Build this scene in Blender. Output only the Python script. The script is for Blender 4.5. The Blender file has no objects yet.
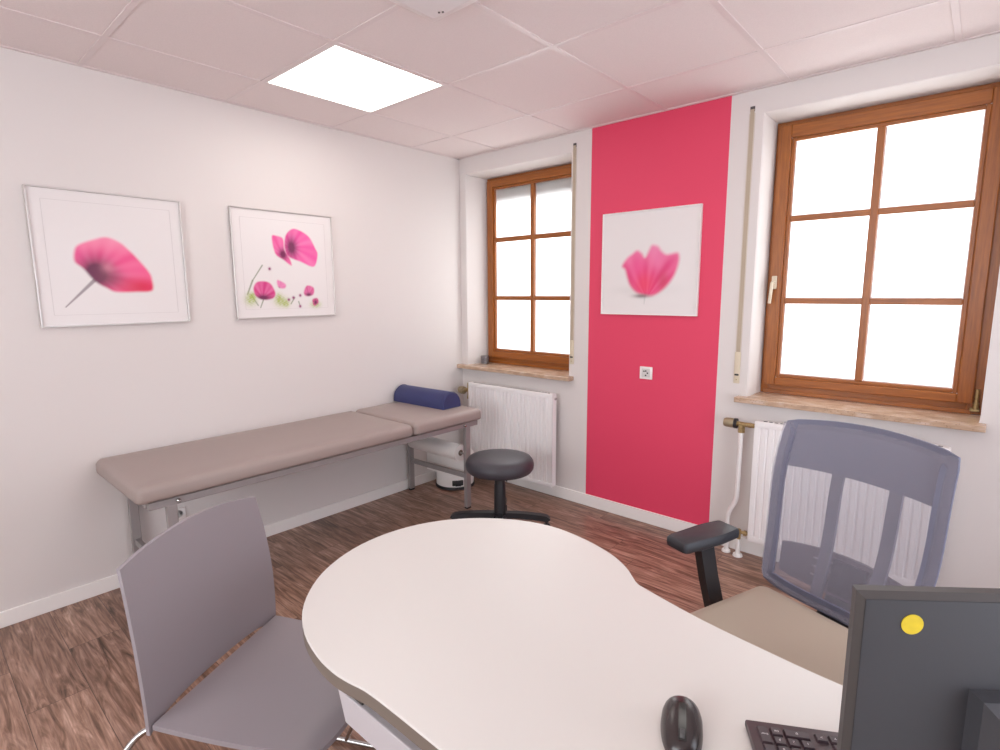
import bpy, bmesh, math, random
import numpy as np
from mathutils import Vector, Matrix
random.seed(7)
SC = bpy.context.scene
COL = SC.collection
PI = math.pi

# ------------------------------------------------------------------ camera
YAW, PITCH, ROLL = .725, -.15, -.006
cy_, sy_ = math.cos(YAW), math.sin(YAW)
r_ = Vector((cy_, sy_, 0)); fw_ = Vector((-sy_, cy_, 0)); up_ = Vector((0, 0, 1))
f2 = fw_*math.cos(PITCH) + up_*math.sin(PITCH)
u2 = -fw_*math.sin(PITCH) + up_*math.cos(PITCH)
r3 = r_*math.cos(ROLL) + u2*math.sin(ROLL)
u3 = -r_*math.sin(ROLL) + u2*math.cos(ROLL)
cd = bpy.data.cameras.new('camera')
cam = bpy.data.objects.new('camera', cd); COL.objects.link(cam)
cd.sensor_width = 36; cd.lens = 36*545.9/1000; cd.clip_start = .02
cam.matrix_world = Matrix(((r3.x, u3.x, -f2.x, 3.086), (r3.y, u3.y, -f2.y, -3.033), (r3.z, u3.z, -f2.z, 1.431), (0, 0, 0, 1)))
SC.camera = cam

# ------------------------------------------------------------------ world, light, exposure
W = bpy.data.worlds.new('world'); SC.world = W; W.use_nodes = True
W.node_tree.nodes['Background'].inputs[0].default_value = (.93, .96, 1, 1)
W.node_tree.nodes['Background'].inputs[1].default_value = 1.0
SC.view_settings.view_transform = 'Standard'; SC.view_settings.look = 'None'
SC.view_settings.gamma = 1; SC.view_settings.use_curve_mapping = False
SC.view_settings.exposure = 0.56
SC.cycles.max_bounces = 10; SC.cycles.diffuse_bounces = 6
SC.cycles.sample_clamp_indirect = 6
SC.cycles.use_denoising = True
DAY = 42        # daylight falling on each frosted window from outside (watts)
for wx in (.56, 2.64):
    ld = bpy.data.lights.new('daylight', 'AREA'); ld.shape = 'RECTANGLE'; ld.size = 1.6; ld.size_y = 2.0; ld.energy = DAY; ld.color = (.93, .96, 1)
    lo = bpy.data.objects.new('daylight', ld); COL.objects.link(lo); lo.location = (wx, 1.25, 1.75); lo.rotation_euler = (math.radians(-90), 0, 0)
REAR_FILL, SIDE_FILL = 6.0, 3.2   # radiance of the added fill panes, unseen behind and beside the camera
PANEL = 4.6    # radiance of the ceiling LED panels

# ------------------------------------------------------------------ materials
def mat(name, col, rough=.5, metal=0, spec=.5, **kw):
    m = bpy.data.materials.new(name); m.use_nodes = True
    b = m.node_tree.nodes['Principled BSDF']
    b.inputs['Base Color'].default_value = (*col, 1); b.inputs['Roughness'].default_value = rough
    b.inputs['Metallic'].default_value = metal; b.inputs['Specular IOR Level'].default_value = spec
    for k, v in kw.items(): b.inputs[k.replace('_', ' ')].default_value = v
    return m
def N(m, t, **kw):
    n = m.node_tree.nodes.new(t)
    for k, v in kw.items(): setattr(n, k, v)
    return n
def L(m, a, b): m.node_tree.links.new(a, b)
def noise_bump(m, scale=200, strength=.1, dist=.001, colvar=0, detail=3):
    b = m.node_tree.nodes['Principled BSDF']
    tc = N(m, 'ShaderNodeTexCoord'); n = N(m, 'ShaderNodeTexNoise'); n.inputs['Scale'].default_value = scale
    n.inputs['Detail'].default_value = detail
    L(m, tc.outputs['Object'], n.inputs['Vector'])
    bp = N(m, 'ShaderNodeBump'); bp.inputs['Strength'].default_value = strength; bp.inputs['Distance'].default_value = dist
    L(m, n.outputs['Fac'], bp.inputs['Height']); L(m, bp.outputs['Normal'], b.inputs['Normal'])
    if colvar:
        c = b.inputs['Base Color'].default_value[:3]
        rp = N(m, 'ShaderNodeValToRGB')
        rp.color_ramp.elements[0].position = .3; rp.color_ramp.elements[1].position = .7
        rp.color_ramp.elements[0].color = (*[x*(1-colvar) for x in c], 1); rp.color_ramp.elements[1].color = (*[min(1, x*(1+colvar)) for x in c], 1)
        L(m, n.outputs['Fac'], rp.inputs['Fac']); L(m, rp.outputs['Color'], b.inputs['Base Color'])
    return m
M = {}
M['wall'] = noise_bump(mat('wall_paint', (.70, .66, .64), .7), 180, .12, .0008)
M['pink'] = noise_bump(mat('pink_paint', (.72, .052, .122), .6), 180, .12, .0008)
M['tile'] = noise_bump(mat('ceiling_tile', (.75, .665, .65), .85), 260, .25, .0008, .03)
M['bar'] = mat('ceiling_bar', (.70, .61, .60), .42)
M['base'] = mat('baseboard_white', (.86, .835, .81), .45)
M['radiator'] = mat('radiator_enamel', (.84, .82, .815), .32)
M['slot'] = mat('dark_slot', (.03, .028, .028), .6)
M['brass'] = noise_bump(mat('aged_brass', (.42, .31, .15), .38, .85), 90, .3, .001, .25)
M['goldcap'] = mat('bronze_plastic', (.34, .27, .17), .4, .4)
M['chrome'] = mat('chrome', (.50, .49, .48), .16, 1)
M['silver'] = noise_bump(mat('silver_lacquer', (.34, .315, .31), .42, .35), 300, .03)
M['alu'] = mat('frame_aluminium', (.60, .57, .55), .35, .5)
M['vinyl'] = noise_bump(mat('taupe_vinyl', (.335, .272, .250), .48), 420, .10, .0006)
M['navy'] = noise_bump(mat('navy_vinyl', (.028, .034, .125), .5), 420, .12, .0006)
M['blackvinyl'] = noise_bump(mat('anthracite_vinyl', (.045, .042, .052), .45), 420, .08, .0005)
M['black'] = mat('black_plastic', (.016, .016, .019), .42)
M['armpad'] = noise_bump(mat('soft_black_pad', (.022, .023, .029), .5), 300, .1)
M['paper'] = mat('paper', (.86, .83, .81), .85)
M['enamel'] = mat('white_enamel', (.82, .80, .78), .3)
M['greyplastic'] = noise_bump(mat('grey_shell', (.28, .25, .268), .46), 500, .08, .0004)
M['greyseat'] = M['greyplastic']
M['desk'] = mat('white_laminate', (.66, .64, .61), .38)
M['deskedge'] = mat('taupe_edge_band', (.175, .142, .118), .5)
M['beam'] = mat('white_steel', (.52, .49, .51), .4)
M['cream'] = mat('cream_plastic', (.66, .58, .44), .45)
M['belt'] = mat('beige_belt', (.45, .375, .285), .8)
M['seatfab'] = noise_bump(mat('beige_seat_cover', (.42, .345, .27), .62), 350, .2, .001)
M['socket'] = mat('socket_white', (.85, .83, .81), .3)
M['monitor'] = noise_bump(mat('monitor_plastic', (.040, .040, .046), .5), 700, .15, .0004)
M['bezel'] = mat('monitor_bezel', (.050, .043, .041), .5)
M['screen'] = mat('screen_glass', (.01, .01, .012), .12)
M['yellow'] = noise_bump(mat('yellow_sticker', (.66, .50, .015), .5), 60, .1, .001, .12)
M['mouse'] = mat('mouse_plastic', (.030, .022, .022), .26)
M['key'] = mat('key_plastic', (.048, .030, .036), .45)
M['kbody'] = mat('keyboard_body', (.060, .042, .046), .42)
M['print'] = mat('key_print', (.62, .58, .58), .6)
M['mount'] = mat('passepartout', (.80, .78, .775), .6)
M['darkmetal'] = mat('dark_metal', (.10, .09, .09), .4, .6)

# oak-toned window lacquer with grain; direction picks the grain axis
def wood(name, axis):
    m = mat(name, (.33, .13, .035), .36)
    b = m.node_tree.nodes['Principled BSDF']
    tc = N(m, 'ShaderNodeTexCoord'); mp = N(m, 'ShaderNodeMapping')
    s = [110, 110, 110]; s[axis] = 7
    mp.inputs['Scale'].default_value = s
    n = N(m, 'ShaderNodeTexNoise'); n.inputs['Scale'].default_value = 1; n.inputs['Detail'].default_value = 6
    n.inputs['Roughness'].default_value = .6
    rp = N(m, 'ShaderNodeValToRGB')
    e = rp.color_ramp.elements
    e[0].position = .25; e[0].color = (.20, .056, .009, 1)
    e[1].position = .75; e[1].color = (.40, .125, .016, 1)
    L(m, tc.outputs['Object'], mp.inputs['Vector']); L(m, mp.outputs[0], n.inputs['Vector'])
    L(m, n.outputs['Fac'], rp.inputs['Fac']); L(m, rp.outputs['Color'], b.inputs['Base Color'])
    bp = N(m, 'ShaderNodeBump'); bp.inputs['Strength'].default_value = .15; bp.inputs['Distance'].default_value = .001
    L(m, n.outputs['Fac'], bp.inputs['Height']); L(m, bp.outputs['Normal'], b.inputs['Normal'])
    return m
M['woodx'] = wood('window_wood_rail', 0); M['woodz'] = wood('window_wood_stile', 2)

def make_sill_mat():
    m = mat('travertine', (.5, .38, .28), .22)
    b = m.node_tree.nodes['Principled BSDF']
    tc = N(m, 'ShaderNodeTexCoord'); mp = N(m, 'ShaderNodeMapping'); mp.inputs['Scale'].default_value = (9, 22, 34)
    n = N(m, 'ShaderNodeTexNoise'); n.inputs['Scale'].default_value = 1.6; n.inputs['Detail'].default_value = 8
    rp = N(m, 'ShaderNodeValToRGB'); e = rp.color_ramp.elements
    e[0].position = .30; e[0].color = (.40, .27, .19, 1); e[1].position = .68; e[1].color = (.60, .47, .38, 1)
    k = e.new(.5); k.color = (.50, .35, .24, 1)
    L(m, tc.outputs['Object'], mp.inputs['Vector']); L(m, mp.outputs[0], n.inputs['Vector'])
    L(m, n.outputs['Fac'], rp.inputs['Fac'])
    v = N(m, 'ShaderNodeTexVoronoi'); v.inputs['Scale'].default_value = 90
    L(m, tc.outputs['Object'], v.inputs['Vector'])
    r2 = N(m, 'ShaderNodeValToRGB'); r2.color_ramp.elements[0].position = .12; r2.color_ramp.elements[0].color = (.35, .25, .18, 1)
    r2.color_ramp.elements[1].position = .24; r2.color_ramp.elements[1].color = (1, 1, 1, 1)
    L(m, v.outputs['Distance'], r2.inputs['Fac'])
    mx = N(m, 'ShaderNodeMix', data_type='RGBA', blend_type='MULTIPLY'); mx.inputs[0].default_value = .7
    L(m, rp.outputs['Color'], mx.inputs[6]); L(m, r2.outputs['Color'], mx.inputs[7]); L(m, mx.outputs[2], b.inputs['Base Color'])
    return m
M['sill'] = make_sill_mat()

def make_floor_mat():
    m = mat('vinyl_planks', (.2, .12, .08), .33)
    b = m.node_tree.nodes['Principled BSDF']
    tc = N(m, 'ShaderNodeTexCoord')
    mp0 = N(m, 'ShaderNodeMapping'); mp0.inputs['Location'].default_value = (.31, .13, 0)
    L(m, tc.outputs['Object'], mp0.inputs['Vector'])
    br = N(m, 'ShaderNodeTexBrick'); br.offset = .41; br.offset_frequency = 2; br.squash = .86; br.squash_frequency = 3
    br.inputs['Scale'].default_value = 1; br.inputs['Brick Width'].default_value = 1.22; br.inputs['Row Height'].default_value = .182
    br.inputs['Mortar Size'].default_value = .0011; br.inputs['Mortar Smooth'].default_value = .1
    br.inputs['Color1'].default_value = (0, 0, 0, 1); br.inputs['Color2'].default_value = (1, 1, 1, 1); br.inputs['Mortar'].default_value = (.5, .5, .5, 1)
    L(m, mp0.outputs[0], br.inputs['Vector'])
    # per-plank shift of the grain
    sc = N(m, 'ShaderNodeVectorMath', operation='MULTIPLY_ADD')
    L(m, br.outputs['Color'], sc.inputs[0]); sc.inputs[1].default_value = (13, 5, 7); L(m, tc.outputs['Object'], sc.inputs[2])
    mp = N(m, 'ShaderNodeMapping'); mp.inputs['Scale'].default_value = (2.2, 18, 1)
    L(m, sc.outputs[0], mp.inputs['Vector'])
    n1 = N(m, 'ShaderNodeTexNoise'); n1.inputs['Scale'].default_value = 1.5; n1.inputs['Detail'].default_value = 8; n1.inputs['Roughness'].default_value = .62
    n1.inputs['Distortion'].default_value = 1.5
    L(m, mp.outputs[0], n1.inputs['Vector'])
    rp = N(m, 'ShaderNodeValToRGB'); e = rp.color_ramp.elements
    e[0].position = .30; e[0].color = (.075, .038, .022, 1); e[1].position = .74; e[1].color = (.60, .42, .33, 1)
    k = e.new(.46); k.color = (.25, .14, .095, 1); k = e.new(.60); k.color = (.41, .255, .19, 1)
    L(m, n1.outputs['Fac'], rp.inputs['Fac'])
    mp2 = N(m, 'ShaderNodeMapping'); mp2.inputs['Scale'].default_value = (5, 120, 1)
    L(m, sc.outputs[0], mp2.inputs['Vector'])
    n2 = N(m, 'ShaderNodeTexNoise'); n2.inputs['Scale'].default_value = 1.2; n2.inputs['Detail'].default_value = 4
    L(m, mp2.outputs[0], n2.inputs['Vector'])
    r2 = N(m, 'ShaderNodeValToRGB'); r2.color_ramp.elements[0].position = .35; r2.color_ramp.elements[0].color = (.70, .67, .65, 1)
    r2.color_ramp.elements[1].position = .65; r2.color_ramp.elements[1].color = (1.1, 1.1, 1.1, 1)
    L(m, n2.outputs['Fac'], r2.inputs['Fac'])
    mx = N(m, 'ShaderNodeMix', data_type='RGBA', blend_type='MULTIPLY'); mx.inputs[0].default_value = 1
    L(m, rp.outputs['Color'], mx.inputs[6]); L(m, r2.outputs['Color'], mx.inputs[7])
    # plank tone
    r3_ = N(m, 'ShaderNodeValToRGB'); r3_.color_ramp.elements[0].color = (.88, .86, .86, 1); r3_.color_ramp.elements[1].color = (1.1, 1.1, 1.1, 1)
    L(m, br.outputs['Color'], r3_.inputs['Fac'])
    m2 = N(m, 'ShaderNodeMix', data_type='RGBA', blend_type='MULTIPLY'); m2.inputs[0].default_value = 1
    L(m, mx.outputs[2], m2.inputs[6]); L(m, r3_.outputs['Color'], m2.inputs[7])
    m3 = N(m, 'ShaderNodeMix', data_type='RGBA'); L(m, br.outputs['Fac'], m3.inputs[0]); L(m, m2.outputs[2], m3.inputs[6])
    m3.inputs[7].default_value = (.075, .045, .034, 1)
    L(m, m3.outputs[2], b.inputs['Base Color'])
    bp = N(m, 'ShaderNodeBump'); bp.inputs['Strength'].default_value = .25; bp.inputs['Distance'].default_value = .0015
    L(m, n1.outputs['Fac'], bp.inputs['Height']); L(m, bp.outputs['Normal'], b.inputs['Normal'])
    return m
M['floor'] = make_floor_mat()

def emit(name, col, s, transp=0):
    m = bpy.data.materials.new(name); m.use_nodes = True; nt = m.node_tree
    nt.nodes.remove(nt.nodes['Principled BSDF']); out = nt.nodes['Material Output']
    e = N(m, 'ShaderNodeEmission'); e.inputs[0].default_value = (*col, 1); e.inputs[1].default_value = s
    if transp:
        t = N(m, 'ShaderNodeBsdfTransparent'); mx = N(m, 'ShaderNodeMixShader'); mx.inputs[0].default_value = transp
        L(m, e.outputs[0], mx.inputs[1]); L(m, t.outputs[0], mx.inputs[2]); L(m, mx.outputs[0], out.inputs[0])
    else: L(m, e.outputs[0], out.inputs[0])
    return m
def pane_mat():
    m = bpy.data.materials.new('frosted_pane'); m.use_nodes = True; nt = m.node_tree
    nt.nodes.remove(nt.nodes['Principled BSDF']); out = nt.nodes['Material Output']
    t = N(m, 'ShaderNodeBsdfTranslucent'); t.inputs[0].default_value = (.97, .95, .92, 1)
    g = N(m, 'ShaderNodeBsdfGlossy'); g.inputs['Roughness'].default_value = .3; g.inputs[0].default_value = (.8, .8, .8, 1)
    mx = N(m, 'ShaderNodeMixShader'); mx.inputs[0].default_value = .05
    L(m, t.outputs[0], mx.inputs[1]); L(m, g.outputs[0], mx.inputs[2]); L(m, mx.outputs[0], out.inputs[0])
    return m
M['pane'] = pane_mat()
M['led'] = emit('led_diffuser', (1, .93, .88), PANEL)
M['rearfill'] = emit('rear_fill_pane', (.92, .95, 1), REAR_FILL)  # glow of the window added behind the camera
M['sidefill'] = emit('side_fill_pane', (.86, .90, 1), SIDE_FILL)  # glow of the door added beside the camera

def fabric(name, col, alpha):
    m = mat(name, col, .75); nt = m.node_tree; b = nt.nodes['Principled BSDF']; out = nt.nodes['Material Output']
    tc = N(m, 'ShaderNodeTexCoord')
    t = N(m, 'ShaderNodeBsdfTransparent'); mx = N(m, 'ShaderNodeMixShader')
    # fine woven holes: two crossed waves
    w1 = N(m, 'ShaderNodeTexWave'); w1.inputs['Scale'].default_value = 190; w1.bands_direction = 'X'
    w2 = N(m, 'ShaderNodeTexWave'); w2.inputs['Scale'].default_value = 190; w2.bands_direction = 'Z'
    L(m, tc.outputs['Object'], w1.inputs[0]); L(m, tc.outputs['Object'], w2.inputs[0])
    a = N(m, 'ShaderNodeMath', operation='MULTIPLY'); L(m, w1.outputs['Fac'], a.inputs[0]); L(m, w2.outputs['Fac'], a.inputs[1])
    c = N(m, 'ShaderNodeMath', operation='MULTIPLY_ADD'); L(m, a.outputs[0], c.inputs[0]); c.inputs[1].default_value = .5; c.inputs[2].default_value = (1-alpha) - .125
    L(m, c.outputs[0], mx.inputs[0]); L(m, b.outputs[0], mx.inputs[1]); L(m, t.outputs[0], mx.inputs[2]); L(m, mx.outputs[0], out.inputs[0])
    return m
M['mesh'] = fabric('woven_mesh', (.33, .32, .39), .29)
M['meshframe'] = noise_bump(mat('mesh_over_frame', (.15, .152, .21), .7), 600, .2, .0005)
M['strut'] = mat('grey_strut', (.16, .155, .19), .5)

# ------------------------------------------------------------------ mesh helpers
def obj(name, bm, m, parent=None, smooth=False, loc=None):
    me = bpy.data.meshes.new(name)
    bmesh.ops.recalc_face_normals(bm, faces=bm.faces)
    bm.to_mesh(me); bm.free()
    for x in (m if isinstance(m, (list, tuple)) else [m]): me.materials.append(x)
    o = bpy.data.objects.new(name, me); COL.objects.link(o)
    if parent: o.parent = parent
    if loc is not None: o.location = loc
    if smooth:
        me.polygons.foreach_set('use_smooth', [True]*len(me.polygons))
        try: me.set_sharp_from_angle(angle=math.radians(smooth if smooth > 1 else 40))
        except Exception: pass
    return o
def tag(o, label, cat, group=None, kind=None):
    if label: o['label'] = label
    if cat: o['category'] = cat
    if group: o['group'] = group
    if kind: o['kind'] = kind
    return o
def thing(name, label, cat, loc=(0, 0, 0), rz=0, group=None):
    o = bpy.data.objects.new(name, None); COL.objects.link(o); o.empty_display_size = .1
    o.location = loc; o.rotation_euler = (0, 0, rz)
    return tag(o, label, cat, group)
def struct(name, bm, m, parent=None, smooth=False):
    o = obj(name, bm, m, parent, smooth)
    if not parent: o['kind'] = 'structure'
    return o
def NB(): return bmesh.new()
def box(bm, x0, x1, y0, y1, z0, z1, bev=0, seg=2, mi=0, rot=None, piv=None):
    vs = [bm.verts.new((x, y, z)) for x in (x0, x1) for y in (y0, y1) for z in (z0, z1)]
    fs = [bm.faces.new([vs[i] for i in f]) for f in ((0, 1, 3, 2), (4, 6, 7, 5), (0, 4, 5, 1), (2, 3, 7, 6), (0, 2, 6, 4), (1, 5, 7, 3))]
    for f in fs: f.material_index = mi
    allv = vs
    if bev:
        es = list({e for f in fs for e in f.edges})
        r = bmesh.ops.bevel(bm, geom=es, offset=bev, segments=seg, affect='EDGES', profile=.5, material=-1)
        allv = list({v for f in r['faces'] for v in f.verts} | {v for v in vs if v.is_valid})
        for f in r['faces']: f.material_index = mi
    if rot is not None:
        bmesh.ops.rotate(bm, verts=allv, cent=piv or (0, 0, 0), matrix=rot)
    return allv
def smooth_path(pts, n=6, closed=False):
    P = [Vector(p) for p in pts]; out = []
    k = len(P)
    for i in range(k if closed else k-1):
        g = lambda j: P[j % k] if closed else P[max(0, min(k-1, j))]
        a, b, c, d = g(i-1), g(i), g(i+1), g(i+2)
        for s in range(n):
            t = s/n
            out.append(.5*((2*b) + (c-a)*t + (2*a-5*b+4*c-d)*t*t + (3*b-a-3*c+d)*t**3))
    if not closed: out.append(P[-1])
    return out
def fillet(pts, r, n=5):
    P = [Vector(p) for p in pts]; out = [P[0]]
    for i in range(1, len(P)-1):
        a, b, c = P[i-1], P[i], P[i+1]
        rr = min(r, (a-b).length*.49, (c-b).length*.49)
        p, q = b+(a-b).normalized()*rr, b+(c-b).normalized()*rr
        for s in range(n+1):
            t = s/n; out.append(p*(1-t)**2 + b*2*t*(1-t) + q*t*t)
    out.append(P[-1]); return out
def tube(bm, pts, r, n=10, closed=False, mi=0, flat=None, upv=None):
    """sweep a circle (radius r or list of radii) or a flat (w,h) rectangle along pts"""
    P = [Vector(p) for p in pts]; k = len(P); rings = []
    ref = Vector(upv) if upv else None
    prev = None
    for i, p in enumerate(P):
        t = (P[(i+1) % k]-P[i-1]) if closed else (P[min(i+1, k-1)]-P[max(i-1, 0)])
        t.normalize()
        if ref is not None: u = ref - t*ref.dot(t)
        elif prev is None: u = t.orthogonal()
        else: u = prev - t*prev.dot(t)
        u.normalize(); prev = u; v = t.cross(u)
        rr = r[i] if isinstance(r, (list, tuple)) else r
        if flat:
            w, h = flat
            c = [(-w, -h), (w, -h), (w, h), (-w, h)]
            rings.append([bm.verts.new(p+v*a/2+u*b/2) for a, b in c])
        else:
            rings.append([bm.verts.new(p+(u*math.cos(2*PI*j/n)+v*math.sin(2*PI*j/n))*rr) for j in range(n)])
    m_ = len(rings[0])
    for i in range(k if closed else k-1):
        A, B = rings[i], rings[(i+1) % k]
        for j in range(m_):
            f = bm.faces.new((A[j], A[(j+1) % m_], B[(j+1) % m_], B[j])); f.material_index = mi
    if not closed:
        for R in (rings[0], rings[-1]):
            f = bm.faces.new(R); f.material_index = mi
def lathe(bm, prof, c=(0, 0, 0), n=32, axis='z', mi=0):
    rings = []
    def put(r, a, h):
        x, y = r*math.cos(a), r*math.sin(a)
        v = {'z': (x, y, h), 'x': (h, x, y), 'y': (x, h, y)}[axis]
        return bm.verts.new((c[0]+v[0], c[1]+v[1], c[2]+v[2]))
    for r, h in prof:
        if r < 1e-6: rings.append([put(0, 0, h)])
        else: rings.append([put(r, 2*PI*j/n, h) for j in range(n)])
    for A, B in zip(rings, rings[1:]):
        for j in range(n):
            a, b = A[j % len(A)], A[(j+1) % len(A)]; d, e = B[j % len(B)], B[(j+1) % len(B)]
            vs = []
            for v in (a, b, e, d):
                if v not in vs: vs.append(v)
            if len(vs) > 2: bm.faces.new(vs).material_index = mi
    for R in (rings[0], rings[-1]):
        if len(R) > 2: bm.faces.new(R).material_index = mi
def prism(bm, outline, z0, z1, mi=0, side_mi=None):
    a = [bm.verts.new((x, y, z0)) for x, y in outline]; b = [bm.verts.new((x, y, z1)) for x, y in outline]
    bm.faces.new(a).material_index = mi; bm.faces.new(b).material_index = mi
    for i in range(len(a)):
        j = (i+1) % len(a); bm.faces.new((a[i], a[j], b[j], b[i])).material_index = mi if side_mi is None else side_mi
def sheet(bm, fn, nu, nv, thick, mi=0, hole=None):
    """closed slab from a surface fn(u,v)->(point, normal); thickness along normal"""
    A, B = {}, {}
    for i in range(nu+1):
        for j in range(nv+1):
            p, n = fn(i/nu, j/nv); A[i, j] = bm.verts.new(p); B[i, j] = bm.verts.new(Vector(p)-Vector(n)*thick)
    cells = {(i, j) for i in range(nu) for j in range(nv) if not (hole and hole((i+.5)/nu, (j+.5)/nv))}
    for (i, j) in cells:
        bm.faces.new((A[i, j], A[i+1, j], A[i+1, j+1], A[i, j+1])).material_index = mi
        bm.faces.new((B[i, j], B[i, j+1], B[i+1, j+1], B[i+1, j])).material_index = mi
        for (di, dj), (p, q) in {(-1, 0): ((i, j), (i, j+1)), (1, 0): ((i+1, j), (i+1, j+1)), (0, -1): ((i, j), (i+1, j)), (0, 1): ((i, j+1), (i+1, j+1))}.items():
            if (i+di, j+dj) not in cells:
                bm.faces.new((A[p], A[q], B[q], B[p])).material_index = mi
    loose = [v for v in bm.verts if not v.link_faces]
    for v in loose: bm.verts.remove(v)

# ------------------------------------------------------------------ room shell
H = 2.425; RX = 4.35; RY = -4.9; T = .3
W1 = dict(x0=.06, x1=1.02, i0=.105, i1=1.005); W2 = dict(x0=2.165, x1=3.112, i0=2.178, i1=3.120)
ZB, ZT, ZTI = .872, 2.31, 2.295
PK0, PK1 = 1.168, 2.004
bm = NB(); box(bm, -.3, RX+.3, RY-.3, .3, -.12, 0); struct('floor', bm, M['floor'])
bm = NB(); box(bm, -.3, 0, RY-.3, .3, 0, H+.1); struct('wall_left', bm, M['wall'])
bm = NB(); box(bm, RX, RX+.3, RY-.3, .3, 0, H+.1); struct('wall_right', bm, M['wall'])
bm = NB(); box(bm, 0, RX, RY-.3, RY, 0, H+.1); struct('wall_front', bm, M['wall'])
bm = NB()
xs = [0, W1['x0'], W1['x1'], PK0, PK1, W2['x0'], W2['x1'], RX]
zs = [0, ZB, ZT, H+.1]
def q(bm, pts, mi=0):
    f = bm.faces.new([bm.verts.new(p) for p in pts]); f.material_index = mi
R = .012
for i in range(len(xs)-1):
    for j in range(3):
        if i in (1, 5) and j == 1: continue
        x0, x1, z0, z1 = xs[i], xs[i+1], zs[j], zs[j+1]
        q(bm, [(x0, 0, z0), (x1, 0, z0), (x1, 0, z1), (x0, 0, z1)], 1 if i == 3 else 0)
        q(bm, [(x0, T, z0), (x1, T, z0), (x1, T, z1), (x0, T, z1)])
for w in (W1, W2):
    rings = []
    for y, x0, x1, zt in ((0, w['x0'], w['x1'], ZT), (.006, w['x0']+.004, w['x1']-.001, ZT-.004), (.02, w['x0']+.007, w['x1']-.001, ZT-.007), (.2, w['i0'], w['i1'], ZTI), (T, w['i0'], w['i1'], ZTI)):
        rings.append([bm.verts.new(p) for p in ((x0, y, ZB), (x1, y, ZB), (x1, y, zt), (x0, y, zt))])
    for A, B in zip(rings, rings[1:]):
        for k in range(4): bm.faces.new((A[k], A[(k+1) % 4], B[(k+1) % 4], B[k]))
q(bm, [(0, 0, 0), (0, T, 0), (0, T, H+.1), (0, 0, H+.1)]); q(bm, [(RX, 0, 0), (RX, T, 0), (RX, T, H+.1), (RX, 0, H+.1)])
q(bm, [(0, 0, 0), (RX, 0, 0), (RX, T, 0), (0, T, 0)]); q(bm, [(0, 0, H+.1), (RX, 0, H+.1), (RX, T, H+.1), (0, T, H+.1)])
bmesh.ops.remove_doubles(bm, verts=bm.verts, dist=1e-5)
wb = struct('wall_back', bm, [M['wall'], M['pink']])

# ceiling: lay-in tiles and exposed bars
GA, GB, TS = .401, .451, .625
gx = [-.224+.0]+[]; gx = [GA+TS*i for i in range(-1, 8)]; gy = [-(GB+TS*j) for j in range(-1, 8)]
bm = NB()
LED_CELLS = {(0, 1), (3, 1), (4, 6)}
def cell(i, j): return (max(0, GA+TS*i), min(RX, GA+TS*(i+1)), max(RY, -(GB+TS*(j+1))), min(0, -(GB+TS*j)))
for i in range(-1, 7):
    for j in range(-1, 8):
        x0, x1, y0, y1 = cell(i, j)
        if x1-x0 < .01 or y1-y0 < .01 or (i, j) in LED_CELLS: continue
        box(bm, x0, x1, y0, y1, H+.0035, H+.05)
box(bm, -.3, RX+.3, RY-.3, .3, H+.1, H+.2)
struct('ceiling', bm, M['tile'])
bm = NB()
for i in range(0, 7):
    x = GA+TS*i
    if 0 < x < RX: box(bm, x-.012, x+.012, RY, 0, H, H+.0062, .0012, 1)
for j in range(0, 8):
    y = -(GB+TS*j)
    if RY < y < 0: box(bm, 0, RX, y-.012, y+.012, H+.0003, H+.0064, .0012, 1)
box(bm, 0, .018, RY, 0, H-.001, H+.0066); box(bm, 0, RX, -.018, 0, H-.001, H+.0067)
box(bm, RX-.018, RX, RY, 0, H-.001, H+.0066); box(bm, 0, RX, RY, RY+.018, H-.001, H+.0067)
struct('trim_1', bm, M['bar'])
bm = NB(); box(bm, 0, .012, RY, 0, 0, .072, .003, 2); struct('baseboard_left', bm, M['base'])
bm = NB(); box(bm, .012, RX, -.012, 0, 0, .08, .003, 2); struct('baseboard_back', bm, M['base'])

# LED luminaires in the ceiling grid: one seen, the rest added as fill
def led(i, j, label):
    x0, x1, y0, y1 = cell(i, j); cx, cy = (x0+x1)/2, (y0+y1)/2
    t = thing('ceiling_light', label, 'ceiling light', (cx, cy, H), group=None)
    h = .3
    bm = NB()
    for a in ((-h, h, -h, -h+.008), (-h, h, h-.008, h), (-h, -h+.008, -h+.008, h-.008), (h-.008, h, -h+.008, h-.008)): box(bm, *a, .001, .03)
    obj('light_frame', bm, M['enamel'], t)
    bm = NB(); box(bm, -h+.008, h-.008, -h+.008, h-.008, .003, .012); obj('diffuser', bm, M['led'], t)
led(0, 1, 'lit square LED panel set flush in the ceiling above the examination couch')
led(3, 1, 'added unseen LED fill panel in the ceiling above the office chair, outside the photo')  # added out of view to brighten back wall, floor and desk
led(4, 6, 'added unseen LED fill panel in the ceiling far behind the monitor')  # added out of view as fill from behind the camera
# surface-mounted box at the top edge of the photo
t = thing('ceiling_fixture', 'pale square surface-mounted ceiling box cut off by the top edge of the photo', 'ceiling fixture', (1.78, -1.87, H))
bm = NB(); box(bm, -.3, .3, -.3, .3, -.02, 0, .004, 2); obj('housing', bm, mat('fixture_white', (.82, .76, .75), .35), t, 30)
bm = NB(); box(bm, -.275, .275, -.275, .275, -.024, -.02, .002, 1); obj('cover', bm, mat('cover_grey', (.72, .67, .67), .4), t)
bm = NB()
for dx in (-.225, -.213): lathe(bm, [(0, -.0265), (.004, -.0265), (.004, -.024), (0, -.024)], (dx, .275-.02 if dx < -.22 else .262, 0), 10)
obj('screw', bm, M['darkmetal'], t)

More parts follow.
